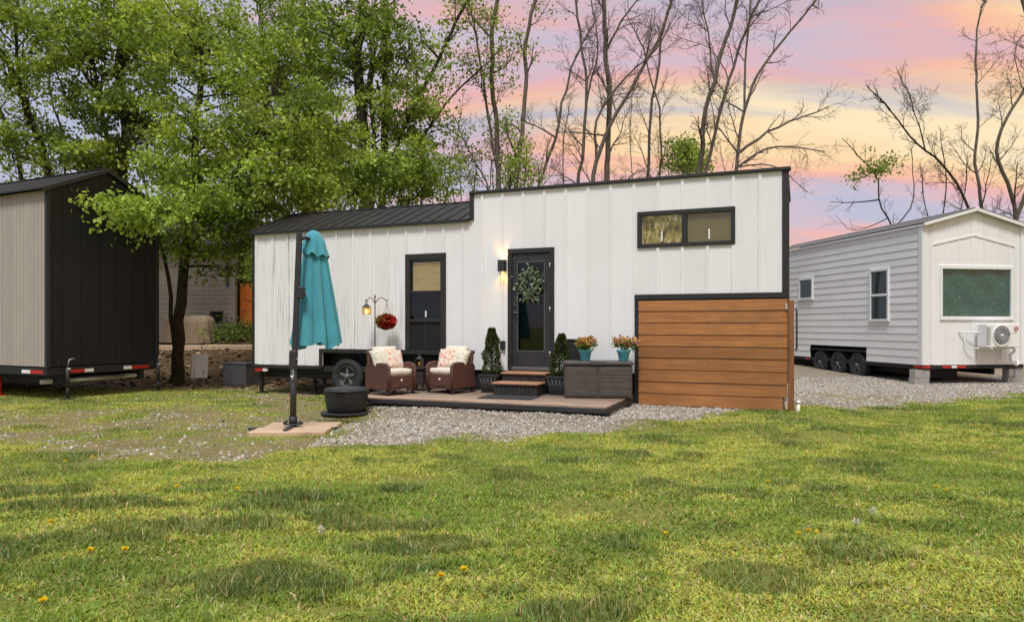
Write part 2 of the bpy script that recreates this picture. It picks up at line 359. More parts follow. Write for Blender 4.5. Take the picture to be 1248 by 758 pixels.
def zones(x, y):
    """(lawn, gravel, litter) weights"""
    edge = np.interp(x, LX, LY) + 1.5 * (fbm(x * 1.6 + 3, y * 1.6 + 8, 5) - .5)
    lawn = sstep(.55, -.35, y - edge)
    mixed = sstep(-1.2, -2.6, x)                                     # weedy gravel on the left
    weeds = mixed * (.42 + .50 * sstep(.40, .60, fbm(x * 1.3 + 30, y * 1.3 + 11, 4)))
    strip = sstep(-5.0, -6.2, x) * sstep(11.6, 12.6, y + .3 * fbm(x, y)) * sstep(17, 15.4, y)
    far = sstep(20, 26, y) * sstep(-4, 2, x)
    right = sstep(5.2, 6.5, x) * sstep(.40, .62, fbm(x * .7, y * .7 + 40)) * .5 * sstep(16, 14, y)
    g = np.maximum.reduce([lawn, weeds * (1 - lawn), strip * .9, far * .8, right])
    litter = sstep(15.6, 17.2, y) * sstep(-2.0, -4.5, x)
    g = g * (1 - .85 * litter)
    return g, np.clip(1 - g - litter, 0, 1), litter
def axis_lines(lo, hi, step, far): return np.concatenate([-np.geomspace(far, abs(lo) + 1, 14), np.arange(lo, hi + 1e-6, step), np.geomspace(hi + 1, far, 14)])
gx = axis_lines(-16, 16, .16, 900.); gy = np.concatenate([-np.geomspace(900, 6, 10), np.arange(-4, 30, .16), np.geomspace(31, 900, 14)])
GX, GY = np.meshgrid(gx, gy); GZ = gz(GX, GY)
nx, ny = len(gx), len(gy); idx = np.arange(nx * ny).reshape(ny, nx)
F = np.stack([idx[:-1, :-1], idx[:-1, 1:], idx[1:, 1:], idx[1:, :-1]], -1).reshape(-1, 4)
zl, zg, zt = zones(GX.ravel(), GY.ravel())
me = np_mesh('ground', np.stack([GX.ravel(), GY.ravel(), GZ.ravel()], 1), F, np.stack([zl, zg, zt], 1), True)
k = NT('earth'); p = k.pos(); a = k.n('ShaderNodeSeparateColor', {0: k.n('ShaderNodeAttribute', attribute_name='Col').outputs['Color']})
soilc = k.ramp(k.noise(p, 2.2, 6, .65), [(.3, (.14, .088, .042)), (.7, (.29, .19, .095))])
lawnc = k.ramp(k.noise(p, 26, 8, .75), [(.25, (.10, .13, .02)), (.55, (.21, .25, .04)), (.8, (.32, .31, .09))])
vor = k.n('ShaderNodeTexVoronoi', {'Vector': p, 'Scale': 55}); 
stonec = k.mix(.35, k.ramp(k.n('ShaderNodeSeparateColor', {0: vor.outputs['Color']}).outputs[0], [(0, (.20, .17, .14)), (.5, (.29, .26, .215)), (1, (.46, .43, .37))]), soilc)
litc = k.ramp(k.noise(p, 14, 6, .7), [(.3, (.055, .035, .018)), (.55, (.12, .075, .035)), (.75, (.22, .15, .08))])
c = k.mix(k.n('ShaderNodeMath', {0: a.outputs[0], 1: .72}, operation='MULTIPLY').outputs[0], soilc, lawnc); dirty = k.n('ShaderNodeMapRange', {'Value': k.n('ShaderNodeSeparateXYZ', {0: p}).outputs[0], 'From Min': -2.6, 'From Max': -1.6, 'To Min': .35, 'To Max': 1.0}).outputs[0]; c = k.mix(k.n('ShaderNodeMath', {0: a.outputs[1], 1: dirty}, operation='MULTIPLY').outputs[0], c, stonec); c = k.mix(a.outputs[2], c, litc)
k.base(c); k.rough(.95); k.b.inputs['Specular IOR Level'].default_value = .15
k.bump(k.n('ShaderNodeMath', {0: k.noise(p, 30, 5, .7), 1: vor.outputs['Distance']}, operation='ADD').outputs[0], .7, .02); MATS['earth'] = k.m
tag(link('ground', me, 'earth'), 'lawn, gravel and leaf litter ground running back under the trees', None, kind='structure')

def frustum_points(n, y0, y1, power, margin=.9):
    u = rng.random(n); y = (y0 ** power + u * (y1 ** power - y0 ** power)) ** (1 / power); hw = .735 * y + margin
    return (rng.random(n) * 2 - 1) * hw, y
# ---- grass: single blades and small weed leaves
TUSSOCKS = [(-1.42, 3.95, .62, .28), (-2.1, 5.0, .55, .22), (-.95, 5.05, .45, .22), (-.62, 4.55, .42, .18), (.33, 3.48, .28, .16), (-3.4, 5.6, .7, .22), (-1.7, 5.9, .45, .2), (.55, 7.5, .22, .16), (-4.3, 6.1, .8, .3), (-.95, 6.1, .25, .18)]
def blades():
    x, y = frustum_points(860000, 2.5, 17.5, .95)
    ys = 2.5 + 12.5 * rng.random(200000) ** 1.15; xs = np.where(rng.random(200000) < .5, -1, 1) * (.735 * ys + .9 + 3.2 * rng.random(200000)); x, y = np.r_[x, xs], np.r_[y, ys]   # the lawn goes on to both sides
    g, gr, lt = zones(x, y)
    keep = rng.random(len(x)) < g * np.where(g > .92, 1, .55)
    x, y, g = x[keep], y[keep], g[keep]
    bald = sstep(.66, .80, fbm(x * 1.1 + 50, y * 2.0 + 7, 4))          # thin bare scrapes
    for cx_, cy_, ax_, ay_ in ((.93, 5.74, .20, .16), (.70, 8.6, .3, .2), (3.9, 8.9, .5, .22), (-.3, 7.9, .3, .2), (4.6, 10.2, .7, .25), (-3.6, 7.7, .9, .3), (2.9, 9.6, .4, .15), (6.3, 11.9, .8, .3)):
        bald = np.maximum(bald, sstep(1.25, .5, ((x - cx_) / ax_) ** 2 + ((y - cy_) / ay_) ** 2 + 2.0 * (fbm(x * 6, y * 6) - .5)))
    keep = rng.random(len(x)) > bald * .85; x, y, g = x[keep], y[keep], g[keep]; n = len(x)
    # patches of different plants
    tall = sstep(.635, .70, fbm(x * 1.5 + 2, y * 2.2 + 21, 3)) * .8          # blue-green tussocks, longer
    for cx_, cy_, ax_, ay_ in TUSSOCKS:
        q_ = ((x - cx_) / ax_) ** 2 + ((y - cy_) / ay_) ** 2 + 2.2 * (fbm(x * 3.4 + 9, y * 5) - .5); tall = np.maximum(tall, sstep(1.15, .65, q_))
    yellow = sstep(.36, .60, .55 * fbm(x * .7 + 70, y * 1.0 + 33, 3) + .45 * fbm(x * 2.6 + 11, y * 3.4 + 3, 3))   # yellow chickweed and clover
    deep = sstep(.52, .64, fbm(x * 1.7 + 41, y * 2.4 + 13, 3))
    clover = rng.random(n) < (.25 + .4 * yellow) * (1 - tall)
    lawnw = sstep(.5, 1, g)
    h = (.019 + .027 * rng.random(n)) * (1 + 1.1 * tall * rng.random(n)) * (.55 + .45 * lawnw) * (.45 + 1.15 * fbm(x * 5.5, y * 5.5, 3))
    h = np.where(clover, h * .75, h)
    wd = (.0010 + .00038 * y) * (.7 + .7 * rng.random(n)); wd = np.where(clover, wd * 1.8 + .0018, wd); wd = np.where(np.abs(x) > .735 * y + .9, wd * 2.2, wd)
    az = rng.random(n) * 2 * PI; lean = np.where(clover, .9 + .8 * rng.random(n), .25 + .75 * rng.random(n)); face = az + PI / 2 + rng.normal(0, .5, n)
    dx, dy = np.cos(az), np.sin(az); sx, sy = np.cos(face) * wd, np.sin(face) * wd; z0 = gz(x, y) - .004
    V = np.zeros((n, 5, 3)); mh = h * .55
    def put(i, ox, oy, oz): V[:, i, 0] = x + ox; V[:, i, 1] = y + oy; V[:, i, 2] = z0 + oz
    put(0, -sx, -sy, 0); put(1, sx, sy, 0); m_ = lean * .30 * h; t_ = lean * h
    put(2, dx * m_ + sx * .8, dy * m_ + sy * .8, mh); put(3, dx * m_ - sx * .8, dy * m_ - sy * .8, mh); put(4, dx * t_, dy * t_, h * (1 - .25 * lean * .6))
    b = np.arange(n)[:, None] * 5
    near = ((y < 6.2) & (np.abs(x) < .735 * y + .9))[:, None]; bn, bf = b[near[:, 0]], b[~near[:, 0]]              # far blades are single slivers
    F = np.concatenate([bn + [0, 1, 2], bn + [0, 2, 3], bn + [3, 2, 4], bf + [0, 1, 4]], 0)
    cg = np.array([.23, .34, .048]); cy = np.array([.45, .48, .085]); cb = np.array([.10, .155, .05]); cd = np.array([.50, .42, .20])
    c = cg[None] * np.ones((n, 1)); c = c + (cy - c) * (yellow * .95)[:, None]; c = c + (np.array([.135, .215, .028]) - c) * (deep * .65)[:, None]; c = c + (cb - c) * (tall * .75)[:, None]
    dry = (rng.random(n) < .11 + .10 * bald[keep] + .22 * (1 - lawnw))[:, None]; c = np.where(dry, cd, c)
    c = c * (.70 + .6 * rng.random((n, 1))) * (1 + .15 * rng.normal(0, 1, (n, 3)) * [1, .4, .6]); c = np.clip(c, .005, .7)
    me = np_mesh('grass', V.reshape(-1, 3), F, np.repeat(c, 5, 0)); tag(link('grass', me, 'grass_blade'), 'short mixed grass, clover and chickweed of the lawn', kind='stuff')
blades()
# ---- gravel: loose stones
def stones(name, n, label, size, zone, cols, y0, y1, power, flat=.7):
    x, y = frustum_points(n, y0, y1, power); z = zones(x, y)[zone]
    if zone == 1: z = np.maximum(z, .0) * np.where(x < -2.4, .07 + .36 * sstep(.46, .62, fbm(x * .9 + 12, y * .9)), 1)
    keep = rng.random(len(x)) < z; x, y = x[keep], y[keep]; n = len(x)
    o = np.array([(1, 0, -.3), (.3, .95, -.3), (-.8, .6, -.3), (-.8, -.6, -.3), (.3, -.95, -.3), (.1, .1, 1.)]); F0 = np.array([(0, 1, 5), (1, 2, 5), (2, 3, 5), (3, 4, 5), (4, 0, 5)])
    s = size * (.5 + rng.random(n) ** 2 * 1.3); V = o[None] * (s[:, None] * (.75 + .5 * rng.random((n, 6))))[:, :, None]; V[:, :, 2] *= flat
    a = rng.random(n) * 2 * PI; ca, sa = np.cos(a)[:, None], np.sin(a)[:, None]; tilt = rng.normal(0, .35, n)[:, None]
    vx, vy, vz = V[:, :, 0].copy(), V[:, :, 1].copy(), V[:, :, 2].copy() + V[:, :, 0] * tilt
    V[:, :, 0] = vx * ca - vy * sa + x[:, None]; V[:, :, 1] = vx * sa + vy * ca + y[:, None]; V[:, :, 2] = vz + (gz(x, y) + s * .28)[:, None]
    F = (np.arange(n)[:, None, None] * 6 + F0[None]).reshape(-1, 3)
    cs = np.array(cols); c = cs[rng.integers(0, len(cs), n)] * (.5 + .7 * rng.random((n, 1)))
    me = np_mesh(name, V.reshape(-1, 3), F, np.repeat(c, 6, 0)); tag(link(name, me, 'pebble'), label, kind='stuff')
stones('gravel', 250000, 'loose grey and tan gravel stones around the deck and trailers', .0145, 1, [(.36, .33, .28), (.43, .40, .35), (.29, .25, .20), (.38, .31, .23), (.49, .46, .40), (.33, .29, .25)], 7.2, 19.5, 1.15)
stones('fallen_leaves', 26000, 'dry brown leaf litter on the bank under the trees', .045, 2, [(.14, .085, .04), (.22, .14, .07), (.09, .055, .028), (.28, .20, .12)], 15.4, 27, 1.4, .12)

# ------------------------------------------------------------------ the white tiny house (local x along the wall, front face y = 0, front is -y)
HA = -0.3848; HO = Vector((0, 12.93, 0)); HM = Matrix.Translation(HO) @ Matrix.Rotation(HA, 4, 'Z')
def hw(s, off, z=0): return HM @ Vector((s, -off, z))        # along the wall, out from it, up -> world
house = thing('tiny_house', 'long white board and batten tiny house on wheels with black trim', 'tiny house', HO, HA)
OPEN = [(-.05, .79, .3, 2.80), (-2.21, -1.36, .90, 2.80), (2.317, 3.878, 2.765, 3.345)]
def bottom(s): return .97 if -4.18 < s < -1.32 else (1.95 if s > 2.30 else .62)
def top(s): return 3.42 if s < -.80 else 3.875
BAT = [-.185 + .405 * k for k in range(-15, 13)]
edges = [-5.905] + [b for b in BAT if -5.85 < b < 4.5] + [4.60]
brk = sorted({-4.18, -1.32, 2.30, -.80} | {v for o in OPEN for v in o[:2]})
for a, b in zip(edges, edges[1:]):
    xs = [a] + [v for v in brk if a < v < b] + [b]; cells = []
    for x0, x1 in zip(xs, xs[1:]):
        m = (x0 + x1) / 2; spans = [(bottom(m), top(m))]
        for o in OPEN:
            if o[0] < m < o[1]:
                nsp = []
                for z0, z1 in spans:
                    if o[2] > z0: nsp.append((z0, min(z1, o[2])))
                    if o[3] < z1: nsp.append((max(z0, o[3]), z1))
                spans = [q for q in nsp if q[1] - q[0] > .02]
        cells.append((x0, x1, spans))
    cut = all(len(c[2]) == 2 for c in cells)                     # an opening parts the board into an upper and a lower piece
    for part in ((0, 1) if cut else (None,)):
        mb = MB()
        for x0, x1, spans in cells:
            for z0, z1 in (spans if part is None else [spans[part]]): mb.box(x0, x1, 0, .03, z0, z1)
        if mb.v: mb.build('siding_board', 'white_boards', house)
for s in edges[:-1]:
    m = s; z0, z1 = bottom(m), top(m); spans = [(z0, z1)]
    for o in OPEN:
        if o[0] - .06 < m < o[1] + .06:
            spans = [q for z in spans for q in ((z[0], min(z[1], o[2] - .004)), (max(z[0], o[3] + .004), z[1])) if q[1] - q[0] > .05]
    for z0, z1 in spans: box('batten', 'white_boards', house, s - .026 if s > -5.8 else s - .006, s + .026 if s > -5.8 else s + .07, -.020, .004, z0 + .002, z1 - .002, .004)
# inner lining closes the shell behind the openings
box('interior_lining', 'interior', house, -5.88, 4.62, .42, 2.52, .62, 3.36, .01)
box('back_wall', 'white_boards', house, -5.9, 4.66, 2.56, 2.60, .62, 3.4, .004)
box('floor_frame', 'chassis', house, -5.9, 2.28, .06, 2.55, .50, .612, .004)
# black corner boards, caps and bands
box('corner_trim', 'black_trim', house, -5.985, -5.912, -.022, .06, .56, 3.42)
box('corner_trim', 'black_trim', house, 4.602, 4.70, -.024, .05, 1.97, 3.9)
box('parapet_cap', 'black_trim', house, -.84, 4.73, -.05, .10, 3.878, 3.93)
box('step_trim', 'black_trim', house, -.845, -.762, -.03, .06, 3.40, 3.876)
box('band_trim', 'black_trim', house, -4.19, -1.36, -.026, .05, .885, .968)
box('band_trim', 'black_trim', house, -4.255, -4.182, -.024, .05, .56, .968)
box('band_trim', 'black_trim', house, -5.91, -4.258, -.02, .05, .548, .617)
box('band_trim', 'black_trim', house, 2.255, 4.70, -.035, .05, 1.868, 1.962)
box('band_trim', 'black_trim', house, 2.255, 2.335, -.033, .05, .14, 1.866)
box('skirting', 'black_trim', house, -1.32, -.06, .06, .09, .12, .618)
box('skirting', 'black_trim', house, .80, 2.25, .06, .09, .12, .618)
# right end wall, black boards
for i in range(7): box('end_board', 'black_boards', house, 4.64, 4.675 + .006 * (i % 2), .06 + i * .357, .06 + (i + 1) * .357 - .004, .5, 3.86, .003)
for i in range(7): box('end_board', 'black_boards', house, -5.96, -5.925, .07 + i * .356, .07 + (i + 1) * .356 - .004, .56, 3.42, .003)
gm = MB(); gm.prism([(.07, 3.42), (2.56, 3.42), (1.31, 3.95)], 0, .03, Matrix(((0, 1, 0, -5.96), (1, 0, 0, 0), (0, 0, 1, 0), (0, 0, 0, 1)))); gm.build('gable_panel', 'black_boards', house)
# low gable roof in ribbed metal
roof = box('roof', 'dark_roof', house, -6.02, -.78, 1.24, 1.38, 3.985, 4.005, .004)
sl = math.atan2(.57, 1.38)
for j in range(6):
    x0 = -6.0 + j * .868; x1 = min(x0 + .873, -.79)
    for side in (0, 1):
        M = Matrix.Translation((0, -.07, 3.427)) @ Matrix.Rotation(sl, 4, 'X') if side == 0 else Matrix.Translation((0, 2.72, 3.415)) @ Matrix.Rotation(PI - sl, 4, 'X')
        MB().cbox(x0, x1, 0, 1.50, -.012 if side == 0 else -.0, .0 if side == 0 else .012, .002, M).build('roof_panel', 'dark_roof', roof)
        for q in range(3):
            xr = x0 + .02 + q * .29
            if xr < x1 - .05: MB().cbox(xr, xr + .05, .002, 1.498, -.004 if side == 0 else -.022, .022 if side == 0 else .004, .008, M).build('roof_rib', 'dark_roof', roof)
box('eave_trim', 'black_trim', roof, -6.0, -.85, -.085, -.024, 3.368, 3.425)
MB().cbox(-6.035, -6.002, 0, 1.49, -.06, .03, .004, Matrix.Translation((0, -.07, 3.427)) @ Matrix.Rotation(sl, 4, 'X')).build('rake_trim', 'black_trim', roof)
MB().prism([(0, 0), (2.7, 0), (2.7, -.25)], 0, .04, Matrix(((0, 1, 0, -.76), (1, 0, 0, 0), (0, 0, 1, 3.86), (0, 0, 0, 1)))).build('step_wall', 'black_trim', house)
hr = box('upper_roof', 'dark_roof', house, -.80, 4.70, .10, 2.65, 3.80, 3.86)
# tall window with a black panel below
win = box('window', 'black_trim', house, -2.225, -1.345, -.03, .012, 2.70, 2.815)
for a in ((-2.225, -2.115, .972, 2.698), (-1.455, -1.345, .972, 2.698)): box('frame', 'black_trim', win, a[0], a[1], -.03, .03, a[2], a[3])
box('sill', 'black_trim', win, -2.113, -1.457, -.04, .03, 1.50, 1.56)
box('meeting_rail', 'black_trim', win, -2.113, -1.457, -.022, .03, 2.055, 2.11)
box('lower_panel', 'black_boards', win, -2.113, -1.457, -.012, .03, .972, 1.498)
box('batten', 'black_trim', win, -1.80, -1.76, -.022, -.008, .974, 1.496)
box('pane', 'pane', win, -2.112, -1.458, .008, .014, 2.112, 2.698, .001)
box('pane', 'dark_pane', win, -2.112, -1.458, -.002, .004, 1.562, 2.053, .001)
for i in range(13): MB().cbox(-2.08, -1.49, -.018, .018, -.002, .002, .0008, Matrix.Translation((0, .038, 2.13 + i * .042)) @ Matrix.Rotation(R(62), 4, 'X')).build('blind_slat', 'glowing_amber_blind', win)
box('pane_backing', 'curtain_dark', win, -2.11, -1.46, .10, .12, 1.5, 2.75)
box('latch', 'white_metal', win, -1.795, -1.765, -.008, .0, 1.60, 1.72)
# wide upper window
uw = box('window', 'black_trim', house, 2.302, 3.893, -.034, .03, 3.285, 3.36)
box('frame', 'black_trim', uw, 2.302, 3.893, -.034, .03, 2.75, 2.815)
for a, b in ((2.302, 2.375), (3.05, 3.135), (3.83, 3.893)): box('frame', 'black_trim', uw, a, b, -.03, .03, 2.817, 3.283)
box('pane', 'pane', uw, 2.377, 3.048, .0, .006, 2.817, 3.283, .001); box('pane', 'pane', uw, 3.137, 3.828, .012, .018, 2.817, 3.283, .001)
dm = MB(); N = 40
dm.add([(2.36 + .70 * i / N, .045 + .018 * math.sin(i * 1.3) + .01 * math.sin(i * .7), z) for z in (2.8, 3.3) for i in range(N + 1)], [(i, i + 1, N + 2 + i, N + 1 + i) for i in range(N)], True); dm.build('pane_backing', 'gold_reflection', uw)  # gold pattern and faint glow painted here for trees mirrored in the glass
box('reflection_sheet', 'olive_reflection', uw, 3.13, 3.84, .026, .030, 2.81, 3.29, .001)  # added olive sheet, faintly glowing, in place of the right pane's tree reflection
box('latch', 'white_metal', uw, 2.70, 2.725, -.002, .0035, 2.85, 3.02, .001); box('latch', 'white_metal', uw, 3.47, 3.495, .003, .011, 2.85, 3.02, .002)
# front door
door = MB().cbox(.01, .115, -.008, .038, .70, 2.735, .004).cbox(.63, .735, -.008, .038, .70, 2.735, .004).cbox(.116, .629, -.008, .038, .70, .975, .004).cbox(.116, .629, -.008, .038, 2.59, 2.735, .004).build('door', 'black_metal', house)
for a in ((-.075, .005, .63, 2.74), (.74, .815, .63, 2.74)): box('door_frame', 'black_trim', door, a[0], a[1], -.036, .04, a[2], a[3])
box('door_frame', 'black_trim', door, -.075, .815, -.038, .04, 2.742, 2.83); box('threshold', 'grey_box', door, .006, .739, -.05, .05, .632, .695)
box('pane', 'dark_pane', door, .117, .628, .012, .018, .977, 2.588, .001)
gb = MB().box(.115, .63, -.014, -.004, .968, .985).box(.115, .63, -.014, -.004, 2.58, 2.597).box(.108, .124, -.014, -.004, .986, 2.579).box(.621, .637, -.014, -.004, .986, 2.579); gb.build('glazing_bead', 'grey_box', door)
for z in (.93, 1.72, 2.5): MB().tube([(.742, -.044, z - .05), (.742, -.044, z + .05)], .012, 8).build('hinge', 'steel', door)
MB().tube([(.06, -.008, 1.66), (.06, -.06, 1.66), (.065, -.066, 1.66), (.16, -.066, 1.655)], .011, 8).lathe([(.03, 0), (.03, .012)], 14, Matrix.Translation((.06, -.008, 1.66)) @ Matrix.Rotation(R(90), 4, 'X')).build('handle', 'black_metal', door)
MB().lathe([(.032, 0), (.03, .02), (.02, .022)], 14, Matrix.Translation((.06, -.008, 1.79)) @ Matrix.Rotation(R(90), 4, 'X')).build('deadbolt', 'black_metal', door)
# wall fittings
ob = box('outlet_box', 'black_metal', house, -.215, -.125, -.065, .0, 1.0, 1.16); MB().tube([(-.20, -.05, 1.02), (-.235, -.06, 1.05), (-.235, -.06, 1.12), (-.2, -.05, 1.14)], .008, 6).build('outlet_hinge', 'grey_box', ob)
hb = box('access_hatch', 'black_trim', house, 1.03, 1.46, -.022, .02, .80, 1.185); box('hatch_lip', 'grey_box', hb, 1.02, 1.47, -.04, .0, 1.187, 1.205)
# chassis, wheels, stands, reflectors
for y in (.25, 2.2): box('chassis_beam', 'chassis', house, -5.9, 4.4, y, y + .1, .34, .50)
for s in (-5.2, -4.45, -1.2, .3, 1.5): box('cross_member', 'chassis', house, s, s + .08, .36, 2.19, .36, .49)
box('wheel_well', 'chassis', house, -4.17, -1.34, .30, .34, .52, .97)
box('wheel_well', 'chassis', house, -4.17, -1.34, .052, .299, .90, .967)
def wheel(parent, s, z, r, y, wd=.22, hub='hub_grey'):
    M = Matrix.Translation((s, y, z)) @ Matrix.Rotation(R(90), 4, 'X')
    w_ = MB().lathe([(r * .60, -wd / 2), (r * .9, -wd / 2), (r * .985, -wd * .38), (r, -wd * .2), (r, wd * .2), (r * .985, wd * .38), (r * .9, wd / 2), (r * .60, wd / 2), (r * .57, wd * .3)], 30, M, cap=False).build('wheel', 'rubber', parent)
    MB().lathe([(r * .58, -.07), (r * .60, wd / 2 + .004), (r * .54, wd / 2 + .004), (r * .50, wd * .3), (r * .2, wd * .26), (r * .16, wd * .48), (r * .05, wd * .5)], 24, M, cap=False).build('rim', 'black_metal', w_)
    sp = MB()
    for q in range(5):
        a = 2 * PI * q / 5 + .3; MT = M @ Matrix.Rotation(a, 4, 'Z'); sp.cbox(r * .15, r * .5, -.028, .028, wd * .30, wd * .40, .006, MT)
    sp.lathe([(r * .17, wd * .38), (r * .15, wd * .55), (r * .04, wd * .56)], 14, M); sp.build('hub', hub, w_)
    return w_
wheel(house, -3.62, .41, .37, .14); wheel(house, -2.72, .41, .37, .14)
box('axle', 'chassis', house, -3.66, -3.58, .28, 2.3, .38, .45); box('axle', 'chassis', house, -2.76, -2.68, .28, 2.3, .38, .45)
box('reflector', 'red_paint', house, -5.92, -5.72, -.005, .05, .47, .543, .004); box('reflector', 'reflector_white', house, -5.715, -5.60, -.004, .05, .472, .541, .004)
for s, y in ((-5.85, .12), (-5.85, 2.3), (-4.6, .3), (-.9, .4), (1.8, .3), (4.3, .8), (4.3, 2.2)):
    MB().box(s - .03, s + .03, y - .03, y + .03, .02, .50).box(s - .09, s + .09, y - .09, y + .09, -.02, .03).build('jack_stand', 'chassis', house)
box('gooseneck_wall', 'chassis', house, 2.37, 4.62, .055, .10, .2, 1.94)

# ------------------------------------------------------------------ slatted cedar screen under the loft end
fence = thing('cedar_screen', 'tall orange cedar plank screen covering the trailer hitch end', 'fence', hw(2.345, .10), HA)
FZ = [1.855, 1.68, 1.485, 1.285, 1.094, .909, .706, .509, .315, .113]
for i in range(9):
    z1, z0 = FZ[i] - .003, FZ[i + 1] + .002; L = 2.335 if i < 8 else 2.265
    a = .002 * random.uniform(-1, 1); mb = MB(); sag = random.uniform(-.003, .003)
    yz = [(-.024 + a, z0), (-.012 + a, z1), (.012, z1), (.0, z0)]
    n = 5; vs = []
    for q in range(n): vs += [(L * q / (n - 1), y, z + sag * math.sin(PI * q / (n - 1)) + (random.uniform(-.002, .002))) for y, z in yz]
    fs = [(q * 4 + e, q * 4 + (e + 1) % 4, q * 4 + 4 + (e + 1) % 4, q * 4 + 4 + e) for q in range(n - 1) for e in range(4)] + [(0, 3, 2, 1), (4 * n - 4, 4 * n - 3, 4 * n - 2, 4 * n - 1)]
    mb.add(vs, fs); mb.build('plank', 'cedar', fence)
for i in range(9):
    for x in (.115, 1.185, 2.235):
        for dz in (.05, .13): MB().lathe([(.006, 0), (.005, .003)], 6, Matrix.Translation((x, -.021 + .06 * (dz - .05), FZ[i + 1] + dz)) @ Matrix.Rotation(R(90), 4, 'X')).build('screw_head', 'steel', fence)
for x in (.08, 1.15, 2.2): box('backing_post', 'cedar_post', fence, x, x + .07, .02, .05, .04, 1.85)
box('end_post', 'cedar_post', fence, 2.345, 2.43, -.03, .075, .06, 1.83)
box('end_block', 'pale_wood', fence, 2.30, 2.340, -.045, -.02, 1.68, 1.78); box('end_block', 'pale_wood', fence, 2.30, 2.340, -.045, -.02, .13, .25)
MB().tube([(2.45, .04, 1.05), (2.47, .03, 1.08), (2.47, .03, 1.66), (2.45, .04, 1.70)], .014, 8).build('handle', 'black_metal', fence)
for i, s in enumerate((1.10, 1.245)): MB().lathe([(.018, .005), (.022, .02), (.022, .10), (.016, .112)], 12, Matrix.Translation((s, .005, .03))).build('pipe_stub', 'pvc', fence)
pp = hw(4.83, .02); pipe = MB().tube([(0, 0, -.05), (0.003, 0, .10), (.008, 0, .22)], .028, 12).lathe([(.034, .215), (.034, .25), (.02, .265)], 12, Matrix.Translation((.008, 0, 0))).build('drain_pipe', 'pvc', None, (pp.x, pp.y, 0)); tag(pipe, 'short cream capped pipe standing beside the cedar screen', 'pipe')

# ------------------------------------------------------------------ deck and what stands on it
DZ = .25
deck = thing('deck', 'low wooden platform deck in front of the black door', 'deck', HO, HA)
for i in range(13):
    y1 = -.03 - i * .1435; box('plank', 'deck_wood', deck, -2.2 + random.uniform(-.006, .006), 2.24 + random.uniform(-.006, .006), y1 - .138, y1, DZ - .028 + random.uniform(-.0015, .0015), DZ + random.uniform(-.0015, .0005), .004)
box('fascia', 'black_wood', deck, -2.21, 2.25, -1.925, -1.90, .150, .222); box('fascia', 'black_wood', deck, 2.252, 2.277, -1.925, -.15, .150, .222); box('fascia', 'black_wood', deck, -2.235, -2.212, -1.925, -.03, .150, .222)
for s in (-2.1, -1.2, -.3, .6, 1.5, 2.15):
    box('joist', 'black_wood', deck, s, s + .04, -1.895, -.04, .14, .215)
    for o in (-1.8, -.5): box('footing', 'chassis', deck, s - .08, s + .12, o - .1, o + .1, -.03, .138)
def on_deck(name, label, cat, s, off, rz=0, z=DZ, group=None):
    p = hw(s, off, z); return thing(name, label, cat, p, HA + rz, group)
# steps
st = on_deck('entry_steps', 'two black slatted steps with reddish wooden treads below the door', 'steps', .385, 0)
for i, (y0, y1, z1) in enumerate(((-.43, -.03, .335), (-.84, -.435, .185))):
    hwid = .42
    for q in range(11): x0 = -hwid + .02 + q * (2 * hwid - .04) / 11; box('riser_slat', 'black_wood', st, x0, x0 + .068, y0 + .02, y0 + .04, 0.0, z1 - .001, .003)
    box('carcass', 'black_wood', st, -hwid + .015, hwid - .015, y0 + .042, y1, .0, z1 - .002)
    box('tread', 'tread_wood', st, -hwid, hwid, y0 - .012, y1, z1, z1 + .032)
m_ = on_deck('door_mat', 'dark grey door mat lying before the steps', 'mat', .42, 1.17, R(3))
MB().cbox(-.46, .46, -.26, .26, .001, .013, .004).build('pile', 'mat_fibre', m_); MB().box(-.44, .44, -.262, -.24, .002, .015).box(-.44, .44, .24, .262, .002, .015).build('edging', 'rubber', m_)
# leafy scatter used by topiaries, pots, basket, wreath
def leaf_cloud(pts, nrm, size, cols, droop=.0, jit=.9, seed=1):
    g = np.random.default_rng(seed); n = len(pts); s = size * (.65 + .7 * g.random(n))[:, None]
    d = nrm + g.normal(0, jit, (n, 3)); d[:, 2] -= droop; d /= np.linalg.norm(d, axis=1)[:, None] + 1e-9
    t = np.cross(d, g.normal(0, 1, (n, 3))); t /= np.linalg.norm(t, axis=1)[:, None] + 1e-9; u = np.cross(d, t)
    V = np.stack([pts, pts + d * s * .55 + t * s * .34 + u * s * .08, pts + d * s, pts + d * s * .5 - t * s * .34 + u * s * .08], 1)
    b = np.arange(n)[:, None] * 4; F = np.concatenate([b + [0, 1, 2], b + [0, 2, 3]], 0)
    cs = np.array(cols); c = cs[g.integers(0, len(cs), n)] * (.7 + .6 * g.random((n, 1)))
    return V.reshape(-1, 3), F, np.repeat(c, 4, 0)
